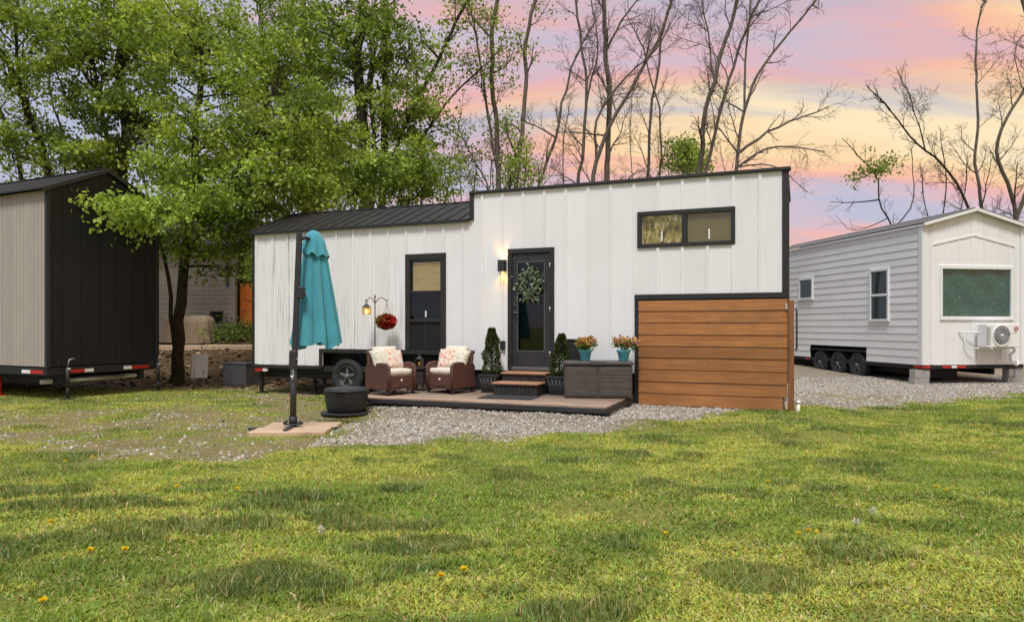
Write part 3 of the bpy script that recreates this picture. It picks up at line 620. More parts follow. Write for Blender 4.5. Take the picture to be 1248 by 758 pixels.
def topiary(label, s, off, h, w0, seed, lean):
    t = on_deck('topiary_planter', label, 'planter', s, off, 0, DZ, 'clipped shrubs either side of the steps')
    M4 = MB(); b0, b1, H = .125, .175, .31
    vs = [(sx * b, sy * b, z) for z, b in ((0, b0), (H, b1)) for sx, sy in ((-1, -1), (1, -1), (1, 1), (-1, 1))]
    M4.add(vs, [(3, 2, 1, 0), (0, 1, 5, 4), (1, 2, 6, 5), (2, 3, 7, 6), (3, 0, 4, 7), (4, 5, 6, 7)]); pot = M4.build('planter_box', 'black_metal', t)
    MB().cbox(-.19, .19, -.19, -.16, H - .03, H + .012, .006).cbox(-.19, .19, .16, .19, H - .03, H + .012, .006).cbox(-.19, -.16, -.159, .159, H - .03, H + .012, .006).cbox(.16, .19, -.159, .159, H - .03, H + .012, .006).build('rim', 'black_trim', t)
    for q in range(4):
        for sg in (-1, 1):
            x0 = -.10 + q * .066; MB().tube([(x0 - sg * .03, -.137, .03), (x0 + sg * .055, -.178, .28)], .006, 5).build('lattice_strip', 'grey_box', pot)
    MB().lathe([(.16, H - .02), (.15, H + .006)], 14).build('soil', 'soil', t)
    MB().tube([(0, 0, H), (.01, 0, H + .3), (.0, .01, H + h * .8)], [.018, .014, .005], 6).build('stem', 'dark_bark', t)
    g = np.random.default_rng(seed); n = 5200; u = g.random(n); zz = u ** 1.15; ph = g.random(n) * 2 * PI
    rr = w0 * np.sqrt(np.clip(1 - zz ** 2.2 * .93, 0, 1)) * (1 - .28 * zz) * np.minimum(1, .75 + zz * 3) * (.72 + .34 * g.random(n)) * (1 + .16 * np.sin(ph * 3 + seed) * np.sin(zz * 11 + seed) + .12 * np.sin(zz * 19))
    P = np.stack([rr * np.cos(ph) + lean * zz, rr * np.sin(ph), H + .02 + zz * h], 1); nr = np.stack([np.cos(ph), np.sin(ph), .6 + 0 * ph], 1)
    V, F, c = leaf_cloud(P, nr, .032, [(.045, .075, .02), (.07, .10, .028), (.03, .055, .015), (.10, .13, .04)], .0, .9, seed)
    link('foliage', np_mesh('foliage', V, F, c), 'leaf', t); return t
topiary('clipped cone shrub in lattice planter left of the steps', -.245, .37, .80, .165, 3, .01)
topiary('clipped cone shrub in lattice planter between steps and storage box', 1.02, .36, .70, .155, 5, .05)
# storage box
sb = on_deck('storage_box', 'dark brown resin storage box with two panels on the deck', 'storage box', 1.75, .52, R(15.5))
BW, BD, BH = .56, .27, .60
box('body', 'resin', sb, -BW + .01, BW - .01, -BD + .012, BD - .012, .0, BH - .06, .012)
for a, b in ((-BW + .03, -.015), (.015, BW - .03)):
    pn = box('panel', 'resin', sb, a, b, -BD, -BD + .02, .03, BH - .09, .008)
    for q in range(4): box('slat', 'resin', pn, a + .015, b - .015, -BD - .006, -BD + .004, .05 + q * .112, .05 + q * .112 + .104, .006)
lid = box('lid', 'resin', sb, -BW - .015, BW + .015, -BD - .015, BD + .015, BH - .058, BH, .014); box('lid_ridge', 'resin', lid, -.13, .13, -BD - .022, -BD + .05, BH - .05, BH + .008)
# flower pots on it
def flower_pot(label, s, off, cols, seed):
    p = hw(s, off, DZ + BH); t = thing('flower_pot', label, 'flower pot', p, HA, 'potted flowers on the storage box')
    prof = [(.072, 0), (.078, .012), (.10, .14), (.112, .148), (.114, .185), (.102, .187), (.098, .15)]
    pot = MB().lathe(prof, 22).build('pot', 'teal_glaze', t); MB().lathe([(.1145, .15), (.119, .155), (.119, .182), (.1145, .187)], 22).build('rim', 'teal_glaze', pot); MB().lathe([(.098, .15), (.09, .165)], 14).build('soil', 'soil', t)
    g = np.random.default_rng(seed); stm = MB(); heads = []
    for q in range(17):
        a = g.random() * 2 * PI; r = .05 + .17 * g.random() ** .7; h = .13 + .02 + .12 * g.random() * (1.25 - r * 2.2); e = Vector((r * math.cos(a), r * math.sin(a), .165 + h * .75))
        stm.tube([(.03 * math.cos(a), .03 * math.sin(a), .15), (r * .4 * math.cos(a), r * .4 * math.sin(a), .165 + h * .5), e], [.004, .003, .002], 4); heads.append(e)
    stm.build('stems', 'dark_bark', t)
    P = np.array([h_ + Vector(g.normal(0, .022, 3)) for h_ in heads for _ in range(24)]); V, F, c = leaf_cloud(P, np.tile([0, 0, .5], (len(P), 1)), .042, cols, 0, .9, seed); link('flowers', np_mesh('flowers', V, F, c), 'petal', t)
    P = np.array([h_ * .75 + Vector((0, 0, .03)) + Vector(g.normal(0, .03, 3)) for h_ in heads for _ in range(20)]); V, F, c = leaf_cloud(P, np.tile([0, 0, .5], (len(P), 1)), .05, [(.10, .18, .03), (.16, .24, .05)], 0, .9, seed + 1); link('leaves', np_mesh('leaves', V, F, c), 'leaf', t)
flower_pot('teal pot of orange and pink flowers with a green sprig, nearer the door', 1.53, .50, [(.55, .14, .08), (.60, .30, .06), (.50, .14, .16), (.60, .42, .08), (.16, .32, .05)], 11)
flower_pot('teal pot of yellow and dusty pink flowers beside the cedar screen', 2.16, .42, [(.65, .45, .10), (.60, .26, .14), (.50, .16, .20), (.42, .18, .22), (.68, .54, .22)], 12)
# wicker armchairs
def cushion(name, m, parent, w_, d_, h_, M, puff=.5, pinch=0):
    """a filled cushion: rounded slab with pulled corners"""
    n = 12; vs = []; 
    for sgn in (1, -1):
        for j in range(n + 1):
            for i in range(n + 1):
                u, v = i / n * 2 - 1, j / n * 2 - 1; e = max(0, 1 - abs(u) ** 4) * max(0, 1 - abs(v) ** 4)
                zz = h_ / 2 * (1 - puff + puff * e ** .5) if e > 0 else h_ / 2 * (1 - puff) 
                k_ = 1 - pinch * (1 - u * u) * (v * v) * .5; k2 = 1 - pinch * (1 - v * v) * (u * u) * .5
                vs.append(M @ Vector((u * w_ / 2 * k2, v * d_ / 2 * k_, sgn * zz + .004 * math.sin(7 * u + 5 * v))))
    q = n + 1; fs = []
    for j in range(n):
        for i in range(n):
            a = j * q + i; fs += [(a, a + 1, a + q + 1, a + q), (q * q + a, q * q + a + q, q * q + a + q + 1, q * q + a + 1)]
    rim = [i for i in range(q)] + [j * q + n for j in range(1, q)] + [n * q + i for i in range(n - 1, -1, -1)] + [j * q for j in range(n - 1, 0, -1)]
    for a, b in zip(rim, rim[1:] + rim[:1]): fs.append((b, a, a + q * q, b + q * q))
    return MB_(vs, fs).build(name, m, parent)
def MB_(vs, fs):
    m = MB(); m.add(vs, fs, True); return m
T = Matrix.Translation
def Rx(a): return Matrix.Rotation(R(a), 4, 'X')
def Ry(a): return Matrix.Rotation(R(a), 4, 'Y')
def Rz(a): return Matrix.Rotation(R(a), 4, 'Z')
def armchair(label, s, off, rz, W=.64, D=.59):
    t = on_deck('wicker_armchair', label, 'armchair', s, off, rz, DZ, 'wicker armchairs on the deck'); h = W / 2; d = D / 2
    ap = box('front_apron', 'brown_wicker', t, -h + .07, h - .07, -d, -d + .04, .13, .33, .008); MB().lathe([(.022, 0), (.022, .006)], 12, T((.0, -d, .25)) @ Rx(90)).build('badge', 'pvc', ap)
    MB().prism([(-h + .08, .08), (0, .131), (h - .08, .08), (h - .08, .128), (-h + .08, .128)][::-1], -d + .004, -d + .03).build('apron_curve', 'brown_wicker', ap)
    for sg in (-1, 1):
        pr = [(-d, .10), (d, .10), (d, .48), (-d + .16, .515), (-d, .50)]
        M = Matrix(((0, 1, 0, sg * (h - .035) - .035), (1, 0, 0, 0), (0, 0, 1, 0), (0, 0, 0, 1)))
        arm = MB().prism(pr, 0, .07, M).build('arm', 'brown_wicker', t)
        x = sg * (h - .035); MB().tube([(x, -d - .003, .10), (x, -d - .004, .485), (x, -d + .05, .517), (x, -d + .17, .528), (x, d - .02, .495)], .030, 8).build('arm_rail', 'brown_wicker', arm)
        for y in (-d + .035, d - .035): MB().cbox(x - .024, x + .024, y - .024, y + .024, 0.0, .11, .005).build('leg', 'dark_wicker', t)
    MB().cbox(-h + .07, h - .07, -.03, .03, .0, .60, .012, T((0, d - .05, .12)) @ Rx(-9)).build('backrest', 'brown_wicker', t)
    MB().tube([(-h + .06, d + .05, .715), (h - .06, d + .05, .715)], .03, 8).build('back_rail', 'brown_wicker', t)
    box('seat_base', 'dark_wicker', t, -h + .07, h - .07, -d + .04, d - .06, .27, .33)
    cushion('seat_cushion', 'cream_fabric', t, W - .15, D - .10, .125, T((0, -.03, .385)), .25)
    cushion('back_cushion', 'cream_fabric', t, W - .16, .40, .15, T((0, d - .15, .62)) @ Rx(79), .55)
    return t
cl = armchair('wicker armchair with white cushions turned sideways beside the covered fire pit', -1.74, 1.33, R(71))
crr = armchair('wicker armchair with white cushions facing the lawn beside the steps', -.91, .67, R(-14))
def pillow(label, chair, x, z, y, tilt, spin, m, sz=.40):
    M = T((x, y, z)) @ Rx(tilt) @ Rz(spin); t = thing('throw_pillow', label, 'pillow', (chair.matrix_basis @ M).translation, 0)
    q = cushion('cover', m, t, sz, sz, .15, (T(-(chair.matrix_basis @ M).translation) @ chair.matrix_basis @ M), .8, .16); return t
pillow('orange floral throw pillow on the lawn-facing wicker armchair', crr, -.10, .60, .03, 68, 6, 'floral_fabric', .39)
pillow('orange floral throw pillow on the sideways wicker armchair', cl, .10, .60, .03, 68, -5, 'floral_fabric', .36)
pillow('pale leaf print throw pillow on the sideways wicker armchair', cl, -.16, .61, .07, 70, 8, 'leaf_fabric', .36)
pillow('pale leaf print throw pillow at the right arm of the lawn-facing armchair', crr, .17, .60, .07, 70, -8, 'leaf_fabric', .34)
# side table with a lantern
tb = on_deck('side_table', 'small brown wicker side table between the two armchairs', 'table', -1.63, .52)
box('table_top', 'dark_wicker', tb, -.20, .20, -.20, .20, .40, .43); box('apron', 'dark_wicker', tb, -.17, .17, -.17, .17, .12, .398)
for x in (-.15, .15):
    for y in (-.15, .15): box('leg', 'dark_wicker', tb, x - .02, x + .02, y - .02, y + .02, 0, .118)
def lantern(name, label, cat, loc, sc=1, hang=False, lit=True):
    t = thing(name, label, cat, loc, HA); W_ = .055 * sc
    box('base', 'black_metal', t, -W_ - .006, W_ + .006, -W_ - .006, W_ + .006, 0, .014 * sc); 
    for a in (-1, 1):
        for b in (-1, 1): box('corner_post', 'black_metal', t, a * W_ - .005, a * W_ + .005, b * W_ - .005, b * W_ + .005, .0142 * sc, .14 * sc, .002)
    for a in (-1, 1):
        box('pane', 'lamp_glass', t, -W_ + .006, W_ - .006, a * W_ - .002, a * W_ + .002, .016 * sc, .138 * sc, .0005)
        box('pane', 'lamp_glass', t, a * W_ - .002, a * W_ + .002, -W_ + .006, W_ - .006, .016 * sc, .138 * sc, .0005)
    cn = MB().lathe([(.026 * sc, .0145 * sc), (.026 * sc, .09 * sc), (.02 * sc, .095 * sc)], 12).build('candle', 'warm_bulb' if lit else 'pvc', t)
    MB().lathe([(W_ * 1.5, .141 * sc), (W_ * 1.35, .155 * sc), (W_ * .6, .19 * sc), (W_ * .25, .20 * sc), (W_ * .2, .225 * sc)], 4, Rz(45)).build('roof', 'black_metal', t)
    MB().tube([(.03 * sc * math.cos(a), 0, .245 * sc + .03 * sc * math.sin(a)) for a in [i * PI / 6 - PI / 2 for i in range(13)]], .004 * sc, 5).build('ring', 'black_metal', t)
    return t
lantern('lantern', 'small dark lantern standing on the wicker side table', 'lantern', hw(-1.61, .55, DZ + .431), 1.0, lit=False)
# shepherd hook with lantern and flower basket
hk = thing('shepherd_hook', 'black double shepherd hook pole standing beside the wicker armchair', 'hook', hw(-2.695, .35, 0), HA)
MB().tube([(0, 0, -.05), (0, 0, 1.98)], .011, 8).build('pole', 'black_metal', hk)
def crook(sg, w_): return [(0, 0, 1.86), (sg * w_ * .3, 0, 1.955), (sg * w_ * .62, 0, 1.975), (sg * w_ * .88, 0, 1.94), (sg * w_, 0, 1.90), (sg * w_ * 1.08, 0, 1.905), (sg * w_ * 1.12, 0, 1.94)]
MB().tube(crook(-1, .19), .008, 6).build('arm', 'black_metal', hk); MB().tube(crook(1, .25), .008, 6).build('arm', 'black_metal', hk)
MB().lathe([(.0, 1.97), (.02, 1.985), (.012, 2.01), (.002, 2.04)], 8).build('finial', 'black_metal', hk)
lantern('hanging_lantern', 'small lit amber lantern hanging from the shepherd hook', 'lantern', hw(-2.885, .35, 1.655), 1.0, True)
hb_ = thing('hanging_basket', 'hanging basket of red flowers on the shepherd hook', 'flower basket', hw(-2.44, .35, 1.40), HA)
MB().lathe([(.03, -.01), (.09, .01), (.125, .06), (.14, .11), (.125, .112)], 18).build('basket', 'dark_wicker', hb_)
for a in (0, 2.1, 4.2): MB().tube([(.132 * math.cos(a), .132 * math.sin(a), .105), (.01, 0, .46)], .003, 4).build('chain', 'black_metal', hb_)
MB().tube([(.01, 0, .455), (.01, 0, .50)], .004, 4).build('hanger', 'black_metal', hb_)
g = np.random.default_rng(31); n = 1100; P = g.normal(0, 1, (n, 3)); P /= np.linalg.norm(P, axis=1)[:, None]; nr = P.copy(); P = P * np.array([.165, .16, .115]) * (.8 + .25 * g.random((n, 1))) + [0, 0, .11]
gr_ = P[:, 0] < -.03 + g.normal(0, .07, n)
V, F, c = leaf_cloud(P[~gr_], nr[~gr_], .05, [(.50, .02, .012), (.40, .015, .01), (.55, .05, .02), (.30, .012, .01)], 0, .7, 5); link('flowers', np_mesh('flowers', V, F, c), 'petal', hb_)
V, F, c = leaf_cloud(P[gr_], nr[gr_], .055, [(.14, .20, .03), (.22, .25, .05), (.08, .13, .02)], 0, .7, 6); link('leaves', np_mesh('leaves', V, F, c), 'leaf', hb_)
# wreath on the door
wr = thing('wreath', 'pale green leafy wreath hanging on the black door', 'wreath', hw(.36, .035, 2.21), HA)
MB().tube([(.17 * math.cos(i * PI / 12), 0, .17 * math.sin(i * PI / 12)) for i in range(25)], .012, 6).build('hoop', 'dark_bark', wr)
n = 330; a = g.random(n) * 2 * PI; rr = .16 + g.normal(0, .06, n); P = np.stack([rr * np.cos(a), -.01 - .03 * g.random(n), rr * np.sin(a) * 1.1], 1); tail = g.random(n) < .16; P[tail] = np.stack([g.normal(0, .09, tail.sum()), -.02 + 0 * a[tail], -.18 - .17 * g.random(tail.sum())], 1)
V, F, c = leaf_cloud(P, np.stack([np.cos(a) - .6 * np.sin(a), -.5 + 0 * a, np.sin(a) + .6 * np.cos(a)], 1), .062, [(.28, .35, .27), (.16, .24, .16), (.40, .46, .39), (.10, .16, .10)], .2, .6, 9); link('leaves', np_mesh('leaves', V, F, c), 'leaf', wr)
# wall sconce, lit up and down
sc_ = thing('wall_sconce', 'black box wall light glowing up and down beside the door', 'wall light', hw(-.165, 0, 2.525), HA)
MB().box(-.065, .065, -.13, -.118, -.105, .105).box(-.065, -.053, -.1179, -.02, -.105, .105).box(.053, .065, -.1179, -.02, -.105, .105).build('housing', 'black_metal', sc_)
box('wall_plate', 'black_metal', sc_, -.06, .06, -.0199, -.004, -.09, .09)
for sg in (-1, 1):
    MB().lathe([(.03, -.004), (.03, .004)], 14, T((0, -.068, sg * .08))).build('lamp_lens', 'warm_bulb', sc_)
    ld = bpy.data.lights.new('sconce_beam', 'SPOT'); ld.energy = 3.2; ld.color = (1, .50, .11); ld.spot_size = R(120); ld.spot_blend = .9; ld.shadow_soft_size = .03
    lo = bpy.data.objects.new('sconce_beam', ld); col.objects.link(lo); lo.parent = sc_; lo.location = (0, -.068, sg * .095); lo.rotation_euler = (0, 0, 0) if sg < 0 else (PI, 0, 0)

# ------------------------------------------------------------------ covered fire pit, parasol
fp = thing('fire_pit', 'round fire pit under a fitted black cover on the gravel', 'fire pit', (-2.68, 11.5, 0))
MB().lathe([(.30, .0), (.40, .01), (.42, .035), (.38, .05), (.28, .05)], 28, fold=lambda a, j: 1 + .05 * math.sin(a * 7) + .03 * math.sin(a * 13)).build('cover_hem', 'cover_vinyl', fp)
MB().lathe([(.29, .045), (.315, .10), (.335, .22), (.345, .37), (.35, .395), (.335, .425), (.25, .435), (.10, .43), (.02, .428)], 40, fold=lambda a, j: 1 + (.018 if j < 5 else .006) * math.sin(a * 9 + j * .5) + .01 * math.sin(a * 4 + 2 * j)).build('cover', 'cover_vinyl', fp)
MB().lathe([(.353, .375), (.36, .385), (.36, .40), (.353, .407)], 40).build('seam', 'cover_vinyl', fp)
U0 = Vector((-2.98, 9.66, 0)); ub = thing('cantilever_umbrella', 'closed teal cantilever patio umbrella on a dark pole', 'umbrella', U0)
MB().tube([(0, 0, .05), (.005, 0, .9)], .042, 14).build('pole', 'black_metal', ub)
lp = [(.0, 0, .80), (.015, 0, 1.06)]; MB().cbox(-.05, .05, -.045, .045, .0, .26, .012, T((.0, 0, .84)) @ Ry(2)).build('tilt_bracket', 'black_metal', ub)
MB().cbox(-.036, .036, -.03, .03, .0, 1.68, .008, T((.02, 0, 1.02)) @ Ry(2.3)).build('mast', 'black_metal', ub)
cb = MB().cbox(-.03, .065, -.05, .03, .0, .16, .01, T((.09, 0, 1.80)) @ Ry(2.3)).build('crank_box', 'black_metal', ub)
MB().tube([(.15, -.02, 1.86), (.19, -.05, 1.86), (.19, -.09, 1.83)], .008, 6).build('crank_handle', 'black_metal', cb)
MB().tube([(.045, -.05, .98), (.09, -.075, .985)], .008, 6).build('tilt_lever', 'steel', ub); MB().tube([(-.02, -.045, .76), (.02, -.05, .70)], .012, 6).tube([(.02, -.048, .76), (-.01, -.05, .69)], .010, 6).build('clamp_bolt', 'steel', ub)
MB().tube([(.085, .0, 2.60), (.14, .10, 2.64), (.22, .24, 2.62)], .025, 8).build('arm', 'black_metal', ub)
MB().cbox(-.60, .60, -.028, .028, .02, .05, .006, Rz(3)).cbox(-.03, .03, -.42, .30, .061, .085, .006, Rz(3)).cbox(-.10, .10, -.07, .07, .0852, .10, .006).build('cross_foot', 'black_metal', ub)
MB().tube([(0, 0, .098), (0, 0, .2)], .055, 12).build('socket', 'black_metal', ub)
for sx in (-.13, .13): MB().tube([(sx, .0, .10), (sx * .6, 0, .135)], .02, 8).build('foot_bolt', 'black_metal', ub)
def canopy():
    prof = []; n = 22
    for i in range(n + 1):
        t = i / n; z = 1.19 + t * 1.50; r = .31 - .195 * t ** .95; prof.append((r if i < n else .03, z))
    mb = MB(); sides = 96
    def fold(a, j):
        t = j / n; amp = .36 * (1 - .4 * t)
        s_ = abs(math.sin(a * 4 + .55 * math.sin(a) + .35 * t)); return 1 - amp + amp * 1.6 * (s_ ** .7) * (1 + .12 * math.sin(3 * a + 1)) - .03 * math.sin(9 * a + 6 * t)
    vs = []
    for j, (r, z) in enumerate(prof):
        for q in range(sides):
            a = 2 * PI * q / sides; k_ = r * fold(a, j); dz = (.035 * math.sin(4 * a + 1) - .06 * abs(math.cos(a * 4))) * max(0, 1 - j / 2.2)
            vs.append((k_ * math.cos(a) + .225 + .005 * (j / n), .55 * k_ * math.sin(a) + .24, z + dz))
    mb.add(vs, [(j * sides + q, j * sides + (q + 1) % sides, (j + 1) * sides + (q + 1) % sides, (j + 1) * sides + q) for j in range(n) for q in range(sides)], True)
    return mb.build('canopy', 'teal_fabric', ub)
cp = canopy()
vs = []; sides = 64; pr = [(.185, 2.42), (.165, 2.50), (.145, 2.58), (.12, 2.66), (.085, 2.72), (.035, 2.755), (.004, 2.76)]
for j, (r, z) in enumerate(pr):
    for q in range(sides):
        a = 2 * PI * q / sides; k_ = r * (1 + .13 * math.sin(a * 8 + .4) * (1 - j / 6)); vs.append((k_ * math.cos(a) + .225, .75 * k_ * math.sin(a) + .24, z + (.025 * math.sin(a * 8 + 1.2) if j == 0 else 0) - .04 * math.cos(a) * (1 - j / 6)))
MB_(vs, [(j * sides + q, j * sides + (q + 1) % sides, (j + 1) * sides + (q + 1) % sides, (j + 1) * sides + q) for j in range(len(pr) - 1) for q in range(sides)]).build('vent_cap', 'teal_fabric', cp)
for i, (y, dx, lab) in enumerate(((9.415, .0, 'pale timber board nearest the lawn weighing down the umbrella foot'), (9.915, .02, 'pale timber board behind the umbrella pole weighing down its foot'))):
    t = thing('timber_board', lab, 'board', (-2.93 + dx, y, 0), R(3), 'boards under the umbrella'); MB().cbox(-.49, .49, -.215, .215, -.02, .058, .008).build('slab', 'pale_wood', t); MB().box(-.488, .488, -.003, .003, .0, .0588).build('split', 'soil', t)

# ------------------------------------------------------------------ dark ended cabin on a trailer (left), local x across the end, y along its length
LA = R(64.4); cabin = thing('trailer_cabin', 'beige sided cabin on a trailer with a black gable end', 'cabin', (-8.98, 13.7, 0), LA)
LW, LL, LE, LP = 2.43, 6.6, 4.08, 4.64
def gtop(x, W, e, p): return e + (p - e) * min(x, W - x) / (W / 2)
ed = [.065, .29, .67, 1.08, 1.42, 1.81, 2.12, 2.365]
for a, b in zip(ed, ed[1:]):
    a2, b2 = a + .004, b - .004; pts = [(a2, .64), (b2, .64), (b2, gtop(b2, LW, LE, LP))]
    if a2 < LW / 2 < b2: pts.append((LW / 2, LP))
    pts.append((a2, gtop(a2, LW, LE, LP))); MB().prism(pts, 0 + random.uniform(-.002, .002), .03).build('end_board', 'black_boards', cabin)
box('corner_trim', 'black_trim', cabin, -.018, .062, -.02, .05, .62, LE); box('corner_trim', 'black_trim', cabin, 2.368, 2.45, -.02, .05, .62, LE)
for i in range(19):
    y0 = .055 + i * .345; bd = box('side_board', 'beige_boards', cabin, -.004 + random.uniform(-.002, .001), .03, y0 + .004, y0 + .341, .64, LE - .02, .004)
    if i < 8: 
        for q in (.115, .23): box('groove_strip', 'beige_boards', bd, -.009, -.003, y0 + q - .012, y0 + q + .012, .642, LE - .022, .002)
box('far_side', 'beige_boards', cabin, 2.40, 2.43, .055, LL, .64, LE - .02); box('rear_wall', 'black_boards', cabin, 0.04, 2.39, LL - .04, LL, .64, LE)
box('interior_core', 'interior', cabin, .05, 2.38, .05, LL - .06, .66, LE - .06)
lroof = box('roof', 'dark_roof', cabin, LW / 2 - .09, LW / 2 + .09, -.03, LL + .05, LP + .045, LP + .06, .004)
ls = math.atan2(LP - LE, LW / 2); sl_len = (LW / 2 + .13) / math.cos(ls)
for side in (0, 1):
    M = T((-.13, 0, LE - .13 * math.tan(ls) + .03)) @ Matrix.Rotation(-ls, 4, 'Y') if side == 0 else T((LW + .13, 0, LE - .13 * math.tan(ls) + .03)) @ Matrix.Rotation(PI + ls, 4, 'Y')
    zz = (0, .014) if side == 0 else (-.014, 0)
    for j in range(8):
        y0 = -.05 + j * .84; MB().cbox(0, sl_len, y0, min(y0 + .838, LL + .05), *zz, .002, M).build('roof_panel', 'dark_roof', lroof)
        if side == 0 or j < 3:
            for q in range(4):
                yr = y0 + .01 + q * .21; MB().cbox(.0, sl_len - .01, yr, yr + .045, zz[0] + .002 if side == 0 else -.034, .034 if side == 0 else zz[1] - .002, .008, M).build('roof_rib', 'dark_roof', lroof)
    MB().cbox(0, sl_len, -.075, -.052, -.05 if side == 0 else -.03, .03 if side == 0 else .05, .003, M).build('rake_trim', 'black_trim', lroof)
box('trailer_frame', 'chassis', cabin, -.01, 2.44, -.01, LL, .47, .615); box('trailer_beam', 'chassis', cabin, .3, .4, .02, LL, .28, .468); box('trailer_beam', 'chassis', cabin, 2.0, 2.1, .02, LL, .28, .468)
for m, x0, x1, z in (('red_paint', .46, .74, .53), ('reflector_white', .745, .93, .53), ('reflector_white', 1.60, 1.78, .54), ('red_paint', 1.785, 2.2, .54)): box('reflector', m, cabin, x0, x1, -.017, -.008, z - .03, z + .035, .003)
for m, y0, y1 in (('red_paint', .10, .50), ('reflector_white', .505, .78)): box('reflector', m, cabin, -.017, -.008, y0, y1, .50, .57, .003)
for x in (.34, 2.36):
    j = MB().tube([(x, -.10, .22), (x, -.10, .62)], .035, 10).tube([(x, -.10, .0), (x, -.10, .26)], .026, 10).cbox(x - .10, x + .10, -.20, 0, -.015, .012, .004).build('jack', 'black_metal', cabin)
    MB().tube([(x, -.10, .62), (x + .02, -.11, .76), (x + .10, -.11, .79), (x + .14, -.11, .77)], .012, 6).build('crank', 'steel', j); MB().lathe([(.03, 0), (.03, .04)], 10, T((x, -.14, .58)) @ Rx(90)).build('collar', 'steel', j)
for a, b in (((.35, .05, .36), (1.25, 1.3, .30)), ((2.1, .05, .36), (1.25, 1.3, .30)), ((.1, .35, .33), (1.9, .35, .33))): MB().tube([a, b], .05, 6).build('tongue_beam', 'light_grey', cabin)
def trailer_wheel(parent, y, z, r, x):
    w_ = wheel(parent, 0, 0, r, 0); M = T((x, y, z)) @ Rz(-90); w_.matrix_basis = M; return w_
for y in (2.6, 3.5): trailer_wheel(cabin, y, .35, .36, .16)
rj = MB().tube([(.10, 1.74, .0), (.10, 1.74, .42)], .04, 8).cbox(.0, .2, 1.64, 1.84, -.02, .02, .004).build('screw_jack', 'red_paint', cabin)

# ------------------------------------------------------------------ grey sided tiny home with white gable (right)
RA = math.atan2(.153, .988); home = thing('trailer_home', 'pale grey lap sided trailer home with a white gable end', 'tiny house', (10.12, 17.5, 0), RA)
RW, RL, RE, RP = 2.84, 8.2, 3.95, 4.34
def lap(name, m, parent, y0, y1, z0, z1):
    """one lapped board on the x = 0 face"""
    MB().add; mb = MB(); v = [(-.016, y, z0) for y in (y0, y1)] + [(-.004, y, z1) for y in (y0, y1)] + [(.01, y, z1) for y in (y0, y1)] + [(.01, y, z0) for y in (y0, y1)]
    mb.add(v, [(0, 2, 3, 1), (2, 4, 5, 3), (4, 6, 7, 5), (6, 0, 1, 7), (0, 6, 4, 2), (1, 3, 5, 7)]); return mb.build(name, m, parent)
nb = 18; hb2 = (RE - .47) / nb
for i in range(nb):
    z0, z1 = .47 + i * hb2, .47 + (i + 1) * hb2 - .002
    if z0 < .72: lap('lap_board', 'grey_boards', home, .10, 2.12, z0, z1); lap('lap_board', 'grey_boards', home, 4.86, RL - .1, z0, z1)
    else:
        j = 3.0 + 2.2 * ((i * 37) % 10) / 10; lap('lap_board', 'grey_boards', home, .10, j - .002, z0, z1); lap('lap_board', 'grey_boards', home, j + .002, RL - .1, z0, z1)
box('corner_trim', 'gable_boards', home, -.03, .01, -.03, .098, .47, RE); box('corner_trim', 'gable_boards', home, .012, .11, -.032, .0, .47, RE); box('corner_trim', 'gable_boards', home, RW - .10, RW + .02, -.03, .05, .47, RE)
box('wheel_arch_trim', 'black_trim', home, -.026, .02, 2.12, 4.86, .71, .75)
ed = [.112] + [.28 + .36 * k for k in range(7)] + [RW - .102]
WX0, WX1, WZ0, WZ1 = .49, 2.51, 1.62, 2.90
for a, b in zip(ed, ed[1:]):
    a2, b2 = a + .003, b - .003; mb = MB(); mu = MB(); whole = not (WX0 + .04 <= a2 and b2 <= WX1 - .04); xs = [a2] + [v for v in (WX0 + .04, WX1 - .04) if a2 < v < b2] + [b2]
    for x0, x1 in zip(xs, xs[1:]):
        m = (x0 + x1) / 2; hi = [(x1, gtop(x1, RW, RE, RP))] + ([(RW / 2, RP)] if x0 < RW / 2 < x1 else []) + [(x0, gtop(x0, RW, RE, RP))]
        if WX0 + .04 < m < WX1 - .04: mb.prism([(x0, .47), (x1, .47), (x1, WZ0 + .04), (x0, WZ0 + .04)], 0, .03); (mb if whole else mu).prism([(x0, WZ1 - .04), (x1, WZ1 - .04)] + hi, 0, .03)
        else: mb.prism([(x0, .47), (x1, .47)] + hi, 0, .03)
    mb.build('gable_board', 'gable_boards', home)
    if mu.v: mu.build('gable_board', 'gable_boards', home)
for x in ed[1:-1]:
    zt = gtop(x, RW, RE, RP)
    for z0, z1 in ((.48, WZ0 - .03), (WZ1 + .03, zt - .02)) if WX0 - .03 < x < WX1 + .03 else ((.48, zt - .02),): box('batten', 'gable_boards', home, x - .018, x + .018, -.010, .003, z0, z1, .004)
for (x0, z0), (x1, z1) in (((.24, 3.44), (1.42, 3.70)), ((1.42, 3.70), (2.60, 3.44))):
    L = math.hypot(x1 - x0, z1 - z0); MB().cbox(0, L, -.018, .0, -.025, .025, .004, T((x0, -.002, z0)) @ Matrix.Rotation(-math.atan2(z1 - z0, x1 - x0), 4, 'Y')).build('gable_trim', 'gable_boards', home)
for x in (.24, 2.60): box('gable_trim', 'gable_boards', home, x - .03, x + .03, -.018, .002, .48, 3.42)
box('far_side', 'grey_boards', home, RW - .03, RW, .06, RL, .47, RE); box('rear_wall', 'gable_boards', home, .02, RW - .04, RL - .04, RL, .47, RE); box('interior_core', 'interior', home, .30, RW - .1, .42, RL - .1, .5, RE - .05)
rroof = box('roof', 'light_grey', home, RW / 2 - .06, RW / 2 + .06, -.10, RL + .1, RP + .028, RP + .045, .004)
rs_ = math.atan2(RP - RE, RW / 2); rl_ = (RW / 2 + .05) / math.cos(rs_)
